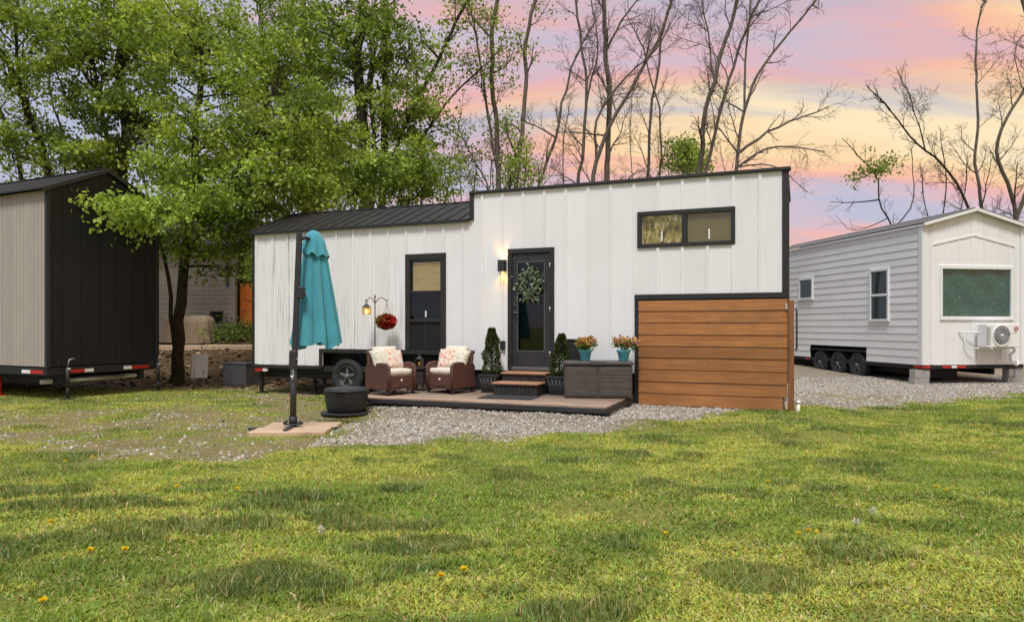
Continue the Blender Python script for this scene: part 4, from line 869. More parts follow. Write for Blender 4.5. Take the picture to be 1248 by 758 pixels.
for side in (0, 1):
    M = T((-.05, 0, RE - .05 * math.tan(rs_) + .02)) @ Matrix.Rotation(-rs_, 4, 'Y') if side == 0 else T((RW + .05, 0, RE - .05 * math.tan(rs_) + .02)) @ Matrix.Rotation(PI + rs_, 4, 'Y')
    for j in range(6): y0 = -.10 + j * 1.4; MB().cbox(0, rl_, y0, min(y0 + 1.397, RL + .1), *((0, .016) if side == 0 else (-.016, 0)), .003, M).build('roof_panel', 'grey_box', rroof)
    MB().cbox(0, rl_, -.125, -.102, -.07 if side == 0 else -.025, .025 if side == 0 else .07, .003, M).build('rake_trim', 'gable_boards', rroof)
    MB().cbox(0, rl_ - .05, -.13, -.126, .012 if side == 0 else -.03, .03 if side == 0 else -.012, .002, M).build('drip_edge', 'grey_box', rroof)
box('eave_trim', 'gable_boards', rroof, -.046, -.026, -.10, RL + .1, RE - .06, RE - .005)
def side_window(y0, y1, z0, z1, split):
    wdw = box('window', 'gable_boards', home, -.05, .02, y0, y1, z1 - .06, z1 + .02)
    box('frame', 'gable_boards', wdw, -.048, .02, y0, y0 + .07, z0 + .06, z1 - .062); box('frame', 'gable_boards', wdw, -.048, .02, y1 - .07, y1, z0 + .06, z1 - .062); box('sill', 'gable_boards', wdw, -.065, .02, y0 - .02, y1 + .02, z0 - .01, z0 + .058)
    box('backing', 'curtain_dark', wdw, -.026, -.023, y0 + .072, y1 - .072, z0 + .06, z1 - .062, .001)
    if split: zm = (z0 + z1) / 2; box('meeting_rail', 'gable_boards', wdw, -.045, .0, y0 + .071, y1 - .071, zm - .03, zm + .03); box('pane', 'pane', wdw, -.032, -.029, y0 + .072, y1 - .072, zm + .031, z1 - .063, .001); box('pane', 'pane', wdw, -.036, -.033, y0 + .072, y1 - .072, z0 + .061, zm - .031, .001)
    else: box('pane', 'pane', wdw, -.034, -.031, y0 + .072, y1 - .072, z0 + .061, z1 - .063, .001)
side_window(1.18, 1.96, 1.56, 2.96, True); side_window(4.68, 5.46, 2.27, 2.95, False)
pw = box('window', 'gable_boards', home, WX0 - .02, WX1 + .02, -.035, .03, WZ1 - .05, WZ1 + .04)
box('frame', 'gable_boards', pw, WX0 - .02, WX1 + .02, -.035, .03, WZ0 - .04, WZ0 + .05)
for a in (WX0 - .02, WX1 - .05): box('frame', 'gable_boards', pw, a, a + .07, -.033, .03, WZ0 + .052, WZ1 - .052)
box('pane', 'pane', pw, WX0 + .052, WX1 - .052, -.006, -.001, WZ0 + .052, WZ1 - .052, .001)
N = 46; NZ = 26; pm = MB(); gg = np.random.default_rng(4)
pm.add([(WX0 + .05 + (WX1 - WX0 - .1) * i / N, .035 + .03 * (fbm(i * .25 + j * .07, j * .2 + 3) - .5) + .014 * math.sin(i * .35 + j * .3), WZ0 + .05 + (WZ1 - WZ0 - .1) * j / NZ) for j in range(NZ + 1) for i in range(N + 1)], [(j * (N + 1) + i, j * (N + 1) + i + 1, (j + 1) * (N + 1) + i + 1, (j + 1) * (N + 1) + i) for j in range(NZ) for i in range(N)], True); pm.build('plastic_sheet', 'green_plastic', pw)
box('trailer_frame', 'chassis', home, .0, RW, .0, RL, .37, .465); box('trailer_beam', 'chassis', home, .35, .45, .3, RL, .2, .368); box('trailer_beam', 'chassis', home, 2.2, 2.3, .3, RL, .2, .368)
for m, x0, x1 in (('red_paint', -.012, .22), ('red_paint', .55, .80), ('reflector_white', .80, .95), ('red_paint', .95, 1.2)): box('reflector', m, home, x0 + .003, x1 - .003, -.012, -.003, .39, .45, .003)
box('reflector', 'red_paint', home, -.012, -.003, .02, .3, .39, .45, .003); box('reflector', 'red_paint', home, -.012, -.003, 4.9, 5.1, .39, .45, .003)
for y in (2.55, 3.45, 4.35): trailer_wheel(home, y, .33, .37, .10)
box('wheel_well', 'chassis', home, .30, .34, 2.1, 4.9, .46, .76)
tw = trailer_wheel(home, 1.0, .22, .33, 1.0); tw.name = 'spare_wheel'; tw.matrix_basis = T((1.0, .9, .25)) @ Ry(90)
box('tool_tray', 'chassis', home, .5, 1.4, .5, 1.1, .12, .36)
def cinder_stack(x, y, nlay, lab):
    for q in range(nlay):
        p = Matrix.Translation((10.12, 17.5, 0)) @ Matrix.Rotation(RA, 4, 'Z') @ Vector((x + .02 * q, y, -.05 + q * .205))
        t = thing('cinder_block', lab[q], 'cinder block', p, RA + R(3 * q), 'cinder blocks under the trailer home')
        MB().cbox(-.21, .21, -.10, -.07, 0, .20, .004).cbox(-.21, .21, .07, .10, 0, .20, .004).build('face_shell', 'concrete', t)
        for xx in (-.21, -.02, .17): box('web', 'concrete', t, xx, xx + .04, -.069, .069, .004, .196, .003)
cinder_stack(.0, .12, 2, ['lower concrete block at the near corner of the pale trailer home', 'upper concrete block at the near corner of the pale trailer home'])
cinder_stack(2.62, .12, 2, ['lower concrete block under the air conditioner end of the trailer home', 'upper concrete block under the air conditioner end of the trailer home'])
# mini split outdoor unit on brackets
AM = Matrix.Translation((10.12, 17.5, 0)) @ Matrix.Rotation(RA, 4, 'Z')
ac = thing('air_conditioner', 'white outdoor air conditioner unit with a round fan on the white gable', 'air conditioner', AM @ Vector((1.40, -.10, .91)), RA)
box('casing', 'white_metal', ac, 0, .92, -.34, -.02, .0, .58, .02)
fc = MB().lathe([(.275, 0), (.27, .014), (.235, .016), (.23, .0)], 40, T((.40, -.341, .29)) @ Rx(90)).build('fan_shroud', 'white_metal', ac)
MB().lathe([(.225, 0), (.22, .003)], 36, T((.40, -.342, .29)) @ Rx(90)).build('fan_opening', 'grey_box', fc)
for r_ in (.05, .085, .12, .155, .19, .22): MB().tube([(.40 + r_ * math.cos(a), -.357, .29 + r_ * math.sin(a)) for a in [2 * PI * i / 24 for i in range(25)]], .005, 4).build('grille_ring', 'light_grey', fc)
for q in range(12): a = q * PI / 6; MB().tube([(.40 + .04 * math.cos(a), -.357, .29 + .04 * math.sin(a)), (.40 + .228 * math.cos(a), -.355, .29 + .228 * math.sin(a))], .004, 4).build('grille_spoke', 'light_grey', fc)
MB().lathe([(.05, 0), (.045, .014), (.01, .018)], 18, T((.40, -.352, .29)) @ Rx(90)).build('fan_hub', 'light_grey', fc)
for q in range(9): box('louvre', 'grey_box', ac, -.004, .10, -.345, -.33, .07 + q * .05, .09 + q * .05, .003)
bdg = MB().lathe([(.062, 0), (.06, .005)], 26, T((.80, -.34, .46)) @ Rx(90)).build('badge', 'red_paint', ac)
lm_ = MB().tube([(.80 + .044 * math.cos(a), -.3475, .46 + .044 * math.sin(a)) for a in [R(20 + i * 14) for i in range(22)]], .005, 4).box(.793, .801, -.3485, -.3455, .437, .482).box(.801, .818, -.3485, -.3455, .437, .444).box(.806, .843, -.3485, -.3455, .457, .463).lathe([(.007, 0), (.007, .002)], 8, T((.777, -.3455, .475)) @ Rx(90)); lm_.build('badge_mark', 'white_metal', bdg)
MB().box(.72, .728, -.3425, -.339, .34, .39).box(.728, .755, -.3425, -.339, .34, .348).box(.775, .783, -.3425, -.339, .34, .39).box(.783, .81, -.3425, -.339, .34, .348).box(.783, .81, -.3425, -.339, .382, .39).box(.802, .81, -.3425, -.339, .348, .366).build('lettering', 'grey_box', ac)
for x in (.12, .78): MB().box(x - .02, x + .02, -.36, .07, -.035, -.002).box(x - .02, x + .02, .05, .07, -.3, -.036).build('bracket', 'white_metal', ac)
MB().tube([(.86, -.10, .06), (.95, -.14, .0), (.90, -.18, -.10), (.80, -.16, -.2), (.86, -.14, -.36), (1.02, -.12, -.44), (1.14, -.08, -.40), (1.16, .06, -.34)], .035, 10).build('refrigerant_hose', 'white_metal', ac)
MB().tube([(0, -.10, .36), (-.12, -.06, .37), (-.34, .02, .37), (-.42, .08, .37)], .018, 8).build('line_pipe', 'white_metal', ac); MB().tube([(.05, -.1, .0), (-.05, -.06, -.03), (-.2, .0, -.02), (-.28, .03, .12), (-.26, .08, .2)], .014, 8).build('cable', 'white_metal', ac)

# ------------------------------------------------------------------ things between the left cabin and the tiny house
sg = thing('yard_sign', 'small blank white panel sign standing on two stakes by the tree', 'sign', (-7.76, 17.6, float(gz(-7.76, 17.6))), R(8))
MB().cbox(-.19, .19, -.012, .012, .15, .74, .004, Rx(-6)).build('panel', 'white_metal', sg)
for x in (-.11, .11): box('stake', 'steel', sg, x - .01, x + .01, -.02, .0, -.05, .35, .002)
ux = thing('utility_box', 'dark grey metal utility box on the ground beside the white house', 'utility box', (-6.50, 17.0, float(gz(-6.5, 17.0))), R(-20))
box('cabinet', 'grey_box', ux, -.34, .34, -.22, .22, 0, .52, .012); box('lid', 'grey_box', ux, -.355, .355, -.235, .235, .521, .555, .008); box('door_panel', 'grey_box', ux, -.30, .30, -.232, -.2205, .05, .48, .006)
fh = thing('beige_house', 'beige lap sided house half hidden behind the leafy tree', 'house', (-12.2, 26.0, 1.0))
for i in range(20): box('lap_board', 'far_boards', fh, -1.9, 1.98, -.012 - .006 * (i % 2), .03, .05 + i * .17, .05 + i * .17 + .166, .008)
box('corner_trim', 'far_boards', fh, 1.982, 2.06, -.03, .2, 0, 3.45); box('wall_core', 'interior', fh, -1.88, 1.96, .04, 4, 0, 3.4); box('foundation', 'concrete', fh, -1.9, 1.98, -.02, .03, -.4, .048)
rf = MB().prism([(-.35, 3.38), (4.4, 3.38), (2.0, 4.6)], -2.3, 2.3, Matrix(((0, 1, 0, 0), (1, 0, 0, 0), (0, 0, 1, 0), (0, 0, 0, 1)))).build('roof', 'dark_roof', fh); box('eave_trim', 'black_trim', rf, -2.3, 2.3, -.38, -.352, 3.28, 3.42)
fw = box('window', 'black_trim', fh, 1.15, 1.62, -.05, .0, .55, .98); box('pane', 'dark_pane', fw, 1.20, 1.57, -.056, -.052, .60, .93, .001)
vt = box('downpipe', 'grey_box', fh, 1.75, 1.84, -.11, -.03, 1.9, 3.3)
po = MB().cbox(2.10, 2.55, .35, .40, .40, 2.02, .01).build('door', 'orange_paint', fh); box('door_frame', 'black_trim', po, 2.02, 2.098, .33, .45, 0, 2.3); box('door_frame', 'black_trim', po, 2.552, 2.63, .33, .45, 0, 2.3); box('handle', 'steel', po, 2.16, 2.19, .30, .348, 1.0, 1.1)
box('porch_wall', 'far_boards', fh, 2.64, 4.2, .4, .5, 0, 3.3); box('porch_wall', 'black_trim', fh, 2.02, 4.2, .52, .6, 0, 3.3)
lg = thing('timber_edging', 'low grey timber edging along the top of the leaf strewn bank', 'edging', (-11.0, 22.9, float(gz(-11, 22.9))))
for i in range(3): MB().cbox(-3.0 + i * 2.02, -1.0 + i * 2.02, -.1, .1, -.12, .14 + .01 * i, .02).build('sleeper', 'pale_wood', lg)
tc_ = thing('covered_grill', 'patio furniture under a tan draped cover before the beige house', 'covered grill', (-10.95, 24.0, float(gz(-10.95, 24))))
def drape():
    vs = []; sides = 72; prof = [(.84, .02), (.83, .2), (.80, .45), (.78, .7), (.74, .86), (.60, .90), (.3, .92), (.01, .92)]
    for j, (r, z) in enumerate(prof):
        for q in range(sides):
            a = 2 * PI * q / sides; sq = 1 / max(abs(math.cos(a)), abs(math.sin(a)) * 1.35) ** .8; k_ = r * min(sq, 1.18) * (1 + (.05 * math.sin(a * 11 + .6 * j) + .03 * math.sin(a * 23)) * max(0, 1 - j / 4.5)); vs.append((k_ * math.cos(a), .6 * k_ * math.sin(a), z + .03 * math.sin(a * 2 + 1)))
    return MB_(vs, [(j * sides + q, j * sides + (q + 1) % sides, (j + 1) * sides + (q + 1) % sides, (j + 1) * sides + q) for j in range(len(prof) - 1) for q in range(sides)]).build('cover', 'tarp_tan', tc_)
drape(); [box('leg', 'grey_box', tc_, x, x + .05, -.3, -.25, -.05, .6) for x in (-.6, .55)]

# ------------------------------------------------------------------ trees
class Wood:
    """collects tapered limbs as numpy tubes"""
    def __init__(s): s.V, s.F, s.n = [], [], 0
    def limb(s, P, rad):
        P = np.asarray(P, float); n = len(P); rad = np.asarray(rad, float); r0 = rad.max(); sides = 10 if r0 > .12 else 7 if r0 > .05 else 5 if r0 > .018 else 3
        t = np.gradient(P, axis=0); t /= np.linalg.norm(t, axis=1)[:, None] + 1e-9
        ref = np.array([.3, .9, .1]) if abs(t[0, 1]) < .8 else np.array([1., .1, .1])
        u = np.cross(t, ref); u /= np.linalg.norm(u, axis=1)[:, None] + 1e-9; b = np.cross(t, u)
        a = np.arange(sides) * 2 * PI / sides
        ring = P[:, None] + (u[:, None] * np.cos(a)[None, :, None] + b[:, None] * np.sin(a)[None, :, None]) * rad[:, None, None]
        i = np.arange(n - 1)[:, None] * sides; q = np.arange(sides)[None]; q2 = (q + 1) % sides
        s.F.append((np.stack([i + q, i + q2, i + sides + q2, i + sides + q], -1) + s.n).reshape(-1, 4)); s.V.append(ring.reshape(-1, 3)); s.n += n * sides
    def mesh(s, name): return np_mesh(name, np.concatenate(s.V), np.concatenate(s.F), None, True)
def unit(v): return v / (np.linalg.norm(v) + 1e-9)
def smooth_path(pts, g, seg=.45, wob=.05):
    P = np.array([tuple(p) for p in pts], float); d = np.r_[0, np.cumsum(np.linalg.norm(np.diff(P, axis=0), axis=1))]; n = max(4, int(d[-1] / seg)); t = np.linspace(0, d[-1], n)
    Q = np.stack([np.interp(t, d, P[:, k]) for k in range(3)], 1)
    for _ in range(3): Q[1:-1] = (Q[:-2] + 2 * Q[1:-1] + Q[2:]) / 4
    w_ = np.cumsum(g.normal(0, wob, (n, 3)), 0); w_ -= np.linspace(0, 1, n)[:, None] * w_[-1]; w_[:, 2] *= .3; return Q + w_
def grow(W, tw, p, d, L, r, lev, g, tips, crook=.22, up=.06, ends=2):
    n = max(4, int(L / (.28 if lev < 2 else .2))); st = L / n; P = [np.array(p)]; d = unit(np.array(d, float)); D = []
    for i in range(n):
        d = unit(d + g.normal(0, crook, 3) * (1 if lev else .7) + np.array([0, 0, up])); P.append(P[-1] + d * st); D.append(d)
    P = np.array(P); tt = np.linspace(0, 1, n + 1); rad = r * (1 - .72 * tt ** .9); rad = np.maximum(rad, .0035)
    (W if r > .022 else tw).limb(P, rad)
    if lev >= ends: tips.append((P[-1], d)); tips.append((P[n // 2], D[n // 2])); return
    k_ = [7, 6, 5, 3][min(lev, 3)]; k_ = max(2, int(k_ * min(1.4, L / 2.0 + .35)))
    for q in range(k_):
        t = .25 + .75 * (q + g.random()) / k_; i = min(n - 1, int(t * n)); ax = unit(np.cross(D[i], g.normal(0, 1, 3))); an = R(g.uniform(24, 58)); dd = D[i] * math.cos(an) + ax * math.sin(an)
        grow(W, tw, P[i], dd, L * g.uniform(.38, .66) * (1.15 - .5 * t), rad[i] * g.uniform(.5, .72), lev + 1, g, tips, crook * 1.1, up, ends)
    tips.append((P[-1], d))
def tree(name, label, stems, seed, barkm='grey_bark', n_br=9, br_len=2.2, ends=2, start=.25, leaf=None, blobs=None, up=.07, crook=.2, group=None, extra=None):
    """stems: list of (points, r0, r1); leaf: (per tip, size, spread, colours); blobs: leafy masses (centre, radii, clusters, leaves per cluster)"""
    g = np.random.default_rng(seed); W, tw, tips = Wood(), Wood(), []; base = stems[0][0][0]; zb = float(gz(base.x, base.y))
    allp = []
    for si, (pts, r0, r1) in enumerate(stems):
        pts = list(pts)
        if si == 0 or pts[0].z < 3.0: pts[0] = Vector((pts[0].x, pts[0].y, zb - .15))
        elif allp:                                             # a fork springs from the nearest point of an earlier stem
            q_ = np.array(tuple(pts[0])); Pa = np.concatenate([P_ for P_, _ in allp]); k_ = int(np.argmin(np.linalg.norm(Pa - q_, axis=1))); pts[0] = Vector(Pa[k_]); pts = [pts[0], pts[0] * .5 + pts[1] * .5] + pts[1:]
        P = smooth_path(pts, g, .4, .03); n = len(P); rad = np.linspace(r0, r1, n); 
        if si == 0 or pts[0].z < zb: rad[:2] *= [1.35, 1.12]
        rad *= .58 if group and 'trailer home' in group else .70 if barkm == 'grey_bark' else .9; W.limb(P, rad); allp.append((P, rad)); L = np.linalg.norm(np.diff(P, axis=0), axis=1).sum()
        for q in range(n_br):
            t = start + (1 - start) * (q + g.random()) / n_br; i = min(n - 2, int(t * n)); d = unit(P[i + 1] - P[i]); ax = unit(np.cross(d, g.normal(0, 1, 3))); an = R(g.uniform(28, 62))
            grow(W, tw, P[i], d * math.cos(an) + ax * math.sin(an), br_len * g.uniform(.6, 1.25) * (1.2 - .6 * t), rad[i] * g.uniform(.35, .6), 0, g, tips, crook, up, ends)
        grow(W, tw, P[-1], unit(P[-1] - P[-2]), br_len * .9, r1 * .9, 0, g, tips, crook, up, ends)
    for ex in (extra or []):
        q_ = np.array(tuple(ex[0][0])); Pa = np.concatenate([P_ for P_, _ in allp]); k_ = int(np.argmin(np.linalg.norm(Pa - q_, axis=1)))
        P = smooth_path([Vector(Pa[k_])] + ex[0][(0 if np.linalg.norm(Pa[k_] - q_) > 1.2 else 1):], g, .3, .04); rad = np.linspace(ex[1], ex[1] * .35, len(P)); W.limb(P, rad); nn = ex[2]
        for q in range(nn):
            t = .3 + .7 * (q + g.random()) / nn; i = min(len(P) - 2, int(t * len(P))); d = unit(P[i + 1] - P[i]); ax = unit(np.cross(d, g.normal(0, 1, 3))); an = R(g.uniform(24, 55)); grow(W, tw, P[i], d * math.cos(an) + ax * math.sin(an), g.uniform(.5, 1.2), rad[i] * .55, 1, g, tips, crook, up * .6, ends)
    LP, LN, LC = [], [], []
    if leaf:
        per, size, spread, cols = leaf
        for p, d in tips:
            m = g.poisson(per)
            if m: LP.append(p + g.normal(0, spread, (m, 3))); LN.append(np.tile(d * .4 + [0, 0, -.2], (m, 1))); LC.append(np.array(cols)[g.integers(0, len(cols))] * np.ones((m, 1)) * g.uniform(.75, 1.25))
    for (c, rad3, ncl, nl, size_, cols, flat) in (blobs or []):
        c = np.array(c)
        for q in range(ncl):
            v = unit(g.normal(0, 1, 3)) * g.random() ** .42; cc = c + v * np.array(rad3)
            best = None                                            # limb from the nearest stem to this spray of leaves
            Pn, Rn = allp[int(np.argmin([np.min(np.linalg.norm(P_ - cc, axis=1)) for P_, _ in allp]))]
            low = Pn[:, 2] < cc[2] + .1; dist = np.linalg.norm(Pn - cc, axis=1) + np.where(low, 0, 2.5) + .35 * np.abs(Pn[:, 2] - (cc[2] - 1.0)); i = int(np.argmin(dist))
            a = Pn[i]; m1 = a * .55 + cc * .45 + [0, 0, .12 * np.linalg.norm(cc - a)] + g.normal(0, .12, 3)
            if q % 2 == 0:
                pth = smooth_path([a, m1, cc], g, .3, .03); (W if np.linalg.norm(cc - a) > 1.5 else tw).limb(pth, np.linspace(min(Rn[i] * .5, .035), .006, len(pth)))
            tone = np.array(cols)[g.integers(0, len(cols))] * g.uniform(.6, 1.35); sp = g.uniform(.7, 1.35)
            for e in range(5):
                tip = cc + g.normal(0, .27 * sp, 3) * [1, 1, .45]; tw.limb(np.array([cc, (cc + tip) / 2 + [0, 0, .04], tip]), [.007, .005, .003])
                m = max(1, int(nl * 1.2 / 5)); o = g.normal(0, 1, (m, 3)) * np.array([.14, .14, .16 * flat]) * sp; LP.append(tip + o); LN.append(np.tile([0., 0., -.35], (m, 1)) + o * 1.2); LC.append(np.tile(tone, (m, 1)))
    t = thing(name, label, 'tree', (base.x, base.y, 0), 0, group); off = np.array([base.x, base.y, 0])
    def put(nm, me, m): me.transform(Matrix.Translation((-base.x, -base.y, 0))); return link(nm, me, m, t)
    put('trunk', W.mesh('trunk'), barkm); cr = put('crown' if LP else 'twigs', tw.mesh('crown'), barkm) if tw.V else None
    if cr: cr['kind'] = 'stuff'
    if LP:
        LP, LN, LC = np.concatenate(LP), np.concatenate(LN), np.concatenate(LC); sz = leaf[1] if leaf else blobs[0][4]
        V, F, c = leaf_cloud(LP, LN, sz, [(1, 1, 1)], .25, .75, seed); c = c * np.repeat(LC, 4, 0)
        me = np_mesh('leaves', V - off, F, c); lo = link('leaves', me, 'leaf', cr if cr else t); lo['kind'] = 'stuff'
    return t
BRIGHT = [(.27, .39, .065), (.34, .45, .08), (.21, .32, .055), (.40, .49, .10)]
MID = [(.23, .33, .055), (.29, .38, .07), (.17, .26, .045)]
DEEP = [(.08, .13, .022), (.11, .165, .03), (.13, .19, .034)]
def B(px, py, D, rx, ry, n, nl, cols, size=.098, dz=1.6, flat=.55):
    k_ = D / 865; return (tuple(at(px, py, D)), (rx * k_, dz, ry * k_), n, nl, size, cols, flat)
def S(*pts): return [at(*p) for p in pts]
# the big maple between the cabin and the house
tree('maple_tree', 'big bright green maple standing between the dark cabin and white house', [
    (S((212, 450, 17.6), (218, 380, 17.6), (226, 310, 17.6), (232, 230, 17.7), (240, 140, 17.8), (246, 40, 18)), .165, .06),
    (S((216, 390, 17.6), (205, 330, 17.4), (190, 280, 17.0), (170, 200, 16.9)), .07, .03),
    (S((226, 320, 17.6), (262, 250, 17.2), (300, 190, 16.8), (330, 120, 16.6)), .09, .03)], 21, 'dark_bark', 3, 1.2, 1, .45, blobs=[
    B(258, 150, 17.4, 85, 95, 42, 130, BRIGHT, dz=2.0), B(240, 232, 17.0, 44, 40, 30, 130, BRIGHT, dz=1.6), B(335, 180, 16.8, 62, 62, 38, 120, BRIGHT + MID, dz=1.7), B(290, 245, 16.8, 62, 28, 30, 120, MID + BRIGHT, dz=1.5),
    B(235, 50, 17.5, 70, 60, 46, 120, BRIGHT + MID, dz=2), B(165, 262, 14.4, 17, 10, 9, 110, BRIGHT, dz=.35), B(194, 252, 15.2, 20, 13, 10, 120, BRIGHT, dz=.5), B(225, 305, 17.2, 34, 18, 9, 100, MID, dz=1.4), B(280, 285, 17.0, 28, 22, 11, 110, MID, dz=1.4), B(365, 235, 16.8, 30, 30, 18, 100, BRIGHT, dz=1.4), B(262, 325, 17.5, 22, 10, 4, 70, MID, dz=1.0), B(385, 150, 17.4, 40, 60, 30, 100, BRIGHT + MID, dz=1.7), B(330, 80, 17.4, 50, 50, 26, 100, BRIGHT + MID, dz=1.7), B(375, 225, 17.0, 36, 25, 11, 100, BRIGHT + MID, dz=1.3)])
# tall trees behind the cabin
tree('oak_tree', 'thick dark straight trunked tree rising behind the black gable', [(S((152, 420, 22), (151, 200, 22), (150, 100, 22.2), (155, 0, 22.5), (160, -120, 22.8)), .22, .13), (S((140, 260, 22), (128, 150, 21.8), (112, 70, 21.6), (98, -10, 21.4)), .09, .05)], 22, 'dark_bark', 7, 2.6, 1, .3, blobs=[
    B(120, 40, 21.5, 80, 55, 44, 120, MID + BRIGHT, .125, 2.4), B(60, 60, 21, 60, 40, 15, 110, MID, .125, 2), B(120, 140, 21.5, 50, 40, 20, 110, MID + DEEP, .125, 2), B(190, 20, 22, 60, 50, 24, 120, MID + BRIGHT, .125, 2.4), B(110, 190, 21, 40, 18, 16, 110, BRIGHT, .12, 1.6), B(180, 150, 22, 40, 60, 26, 110, MID + DEEP, .12, 1.8)])
tree('leaning_tree', 'leaning dark tree with sparse leaves at the far left edge', [(S((70, 420, 22.5), (58, 205, 22.5), (30, 130, 22.3), (5, 75, 22), (-40, 0, 21.8)), .17, .09), (S((40, 150, 22.3), (20, 90, 22.3), (26, 20, 22.5), (30, -60, 22.5)), .07, .04)], 23, 'dark_bark', 8, 2.2, 2, .3, leaf=(6, .12, .22, MID + BRIGHT), blobs=[B(25, 30, 22, 45, 35, 16, 90, MID, .12, 1.8), B(40, 175, 22, 50, 22, 16, 80, MID, .12, 1.5)])
tree('slender_tree', 'slender leaning bare stem low behind the cabin roof at far left', [(S((30, 420, 24), (22, 190, 24), (4, 150, 24), (-18, 90, 24)), .11, .06), (S((70, 420, 24.5), (82, 200, 24.5), (60, 120, 24.5), (52, 30, 24.5)), .06, .03)], 24, 'dark_bark', 8, 1.8, 2, .35, leaf=(3, .11, .2, MID))
# behind the low roof
tree('poplar_tree', 'tall double trunked leafy tree right behind the low dark roof', [
    (S((452, 420, 23), (448, 245, 23), (440, 150, 23), (438, 60, 23.2), (446, -60, 23.5)), .25, .15), (S((462, 420, 23.2), (466, 240, 23.2), (472, 140, 23.2), (468, 30, 23.4), (475, -80, 23.6)), .17, .10),
    (S((470, 240, 23), (500, 150, 23), (535, 75, 23), (566, 5, 23), (590, -60, 23)), .085, .05), (S((486, 235, 23.2), (520, 160, 23.3), (560, 110, 23.4), (590, 80, 23.5)), .06, .03), (S((456, 300, 22.8), (457, 180, 22.8), (452, 80, 22.8)), .10, .06)], 25, 'dark_bark', 7, 2.0, 1, .4, leaf=(3, .12, .2, MID), blobs=[
    B(440, 40, 23, 55, 45, 24, 100, MID, .125, 2.2), B(505, 60, 23, 50, 60, 22, 90, MID, .12, 2), B(475, 140, 23, 45, 40, 22, 90, MID, .12, 1.8), B(400, 60, 23.5, 40, 60, 22, 100, MID, .125, 2), B(520, 145, 23, 40, 35, 18, 80, MID, .12, 1.6)])
tree('shade_tree', 'dark green leafy tree filling the gap between maple and double trunk', [(S((372, 420, 25), (375, 250, 25), (380, 130, 25), (372, 20, 25), (368, -80, 25)), .18, .09), (S((375, 250, 25), (345, 150, 24.6), (320, 60, 24.4), (310, -40, 24)), .09, .05)], 26, 'dark_bark', 8, 2.4, 2, .3, leaf=(3, .11, .25, MID), blobs=[B(340, 50, 24.5, 60, 60, 30, 110, MID, .13, 2.4), B(390, 120, 25, 45, 60, 20, 100, MID, .14, 2.2), B(310, 110, 25, 50, 50, 20, 100, MID, .14, 2)])
def bush(label, px, py, D, rx, ry, n, nl, cols, seed, size=.10, nst=4, group='undergrowth behind the white house'):
    b = at(px, 420, D); stems = []
    for q in range(nst): x2 = px + (q - (nst - 1) / 2) * rx * .7; stems.append((S((px, 420, D), (px * .5 + x2 * .5, (420 + py) / 2, D), (x2, py, D + .3 * (q % 2))), .05, .015))
    return tree('leafy_bush', label, stems, seed, 'dark_bark', 3, .9, 1, .5, blobs=[B(px, py, D, rx, ry, n, nl, cols, size, 1.3)], group=group)
bush('leafy green bush close behind the low dark roof, left of the double trunk', 420, 215, 20.5, 45, 45, 54, 120, MID + BRIGHT, 41)
bush('rounded green bush behind the step in the roofline', 500, 210, 20.5, 48, 42, 50, 120, MID + BRIGHT, 42)
bush('thin yellow green sapling in front of the twin stemmed tree', 630, 195, 24, 30, 38, 14, 70, BRIGHT, 43, .09)
bush('thin pale undergrowth left of the twin stemmed tree', 570, 195, 25, 28, 30, 12, 70, BRIGHT + MID, 44, .09)
bush('small bright conifer like shrub peeking over the tall roof section', 835, 192, 24, 20, 24, 26, 120, BRIGHT, 45, .09)
bush('dense shrub filling the gap behind the beige house', 262, 300, 29, 60, 30, 50, 120, DEEP, 46, .14)
bush('dark shrub beside the orange door under the trees', 322, 318, 24, 16, 40, 20, 110, DEEP + MID, 47, .12)
bush('low shrub at the foot of the orange door', 283, 402, 24.2, 22, 12, 14, 90, MID + DEEP, 48, .08)
# twin stemmed tree and bare trees, left to right
tree('twin_stem_tree', 'twin stemmed tree with sparse young leaves behind the roof step', [
    (S((612, 420, 24), (610, 228, 24), (603, 150, 24), (598, 70, 24), (607, 0, 24), (618, -70, 24)), .16, .09), (S((622, 420, 24), (626, 225, 24), (638, 130, 24), (640, 60, 24), (652, 0, 24), (662, -70, 24)), .14, .08), (S((606, 220, 24), (590, 120, 23.8), (578, 40, 23.6), (566, -20, 23.5)), .08, .04)], 27, 'grey_bark', 9, 1.8, 2, .3, leaf=(2.2, .10, .16, MID + BRIGHT), crook=.2)
bare = 'bare trees behind the tall roof section'
tree('bare_tree', 'slim bent bare tree just right of the twin stemmed tree', [(S((650, 420, 25), (655, 225, 25), (672, 190, 25), (682, 150, 25), (690, 105, 25), (702, 70, 25)), .12, .05)], 51, 'grey_bark', 9, 1.6, 3, .3, group=bare, extra=[(S((680, 165, 25), (660, 150, 25), (640, 150, 25)), .04, 5), (S((600, 300, 24.6), (585, 215, 24.6), (565, 180, 24.6), (552, 140, 24.6)), .05, 6)])
tree('bare_tree', 'bare tree forking low into two slim stems beneath the purple sky', [(S((705, 420, 23), (704, 220, 23), (712, 160, 23), (714, 100, 23), (704, 60, 23), (700, -10, 23)), .11, .05), (S((712, 140, 23), (722, 95, 23), (733, 60, 23), (722, 10, 23)), .05, .03)], 52, 'grey_bark', 9, 1.7, 3, .25, group=bare)
tree('bare_tree', 'straight thick pale trunked bare tree above the door', [(S((742, 420, 23.5), (743, 215, 23.5), (743, 110, 23.5), (738, 40, 23.5), (735, -60, 23.5)), .165, .09)], 53, 'grey_bark', 8, 1.9, 3, .4, group=bare, extra=[(S((744, 60, 23.5), (760, 25, 23.4), (785, -10, 23.3)), .05, 6)])
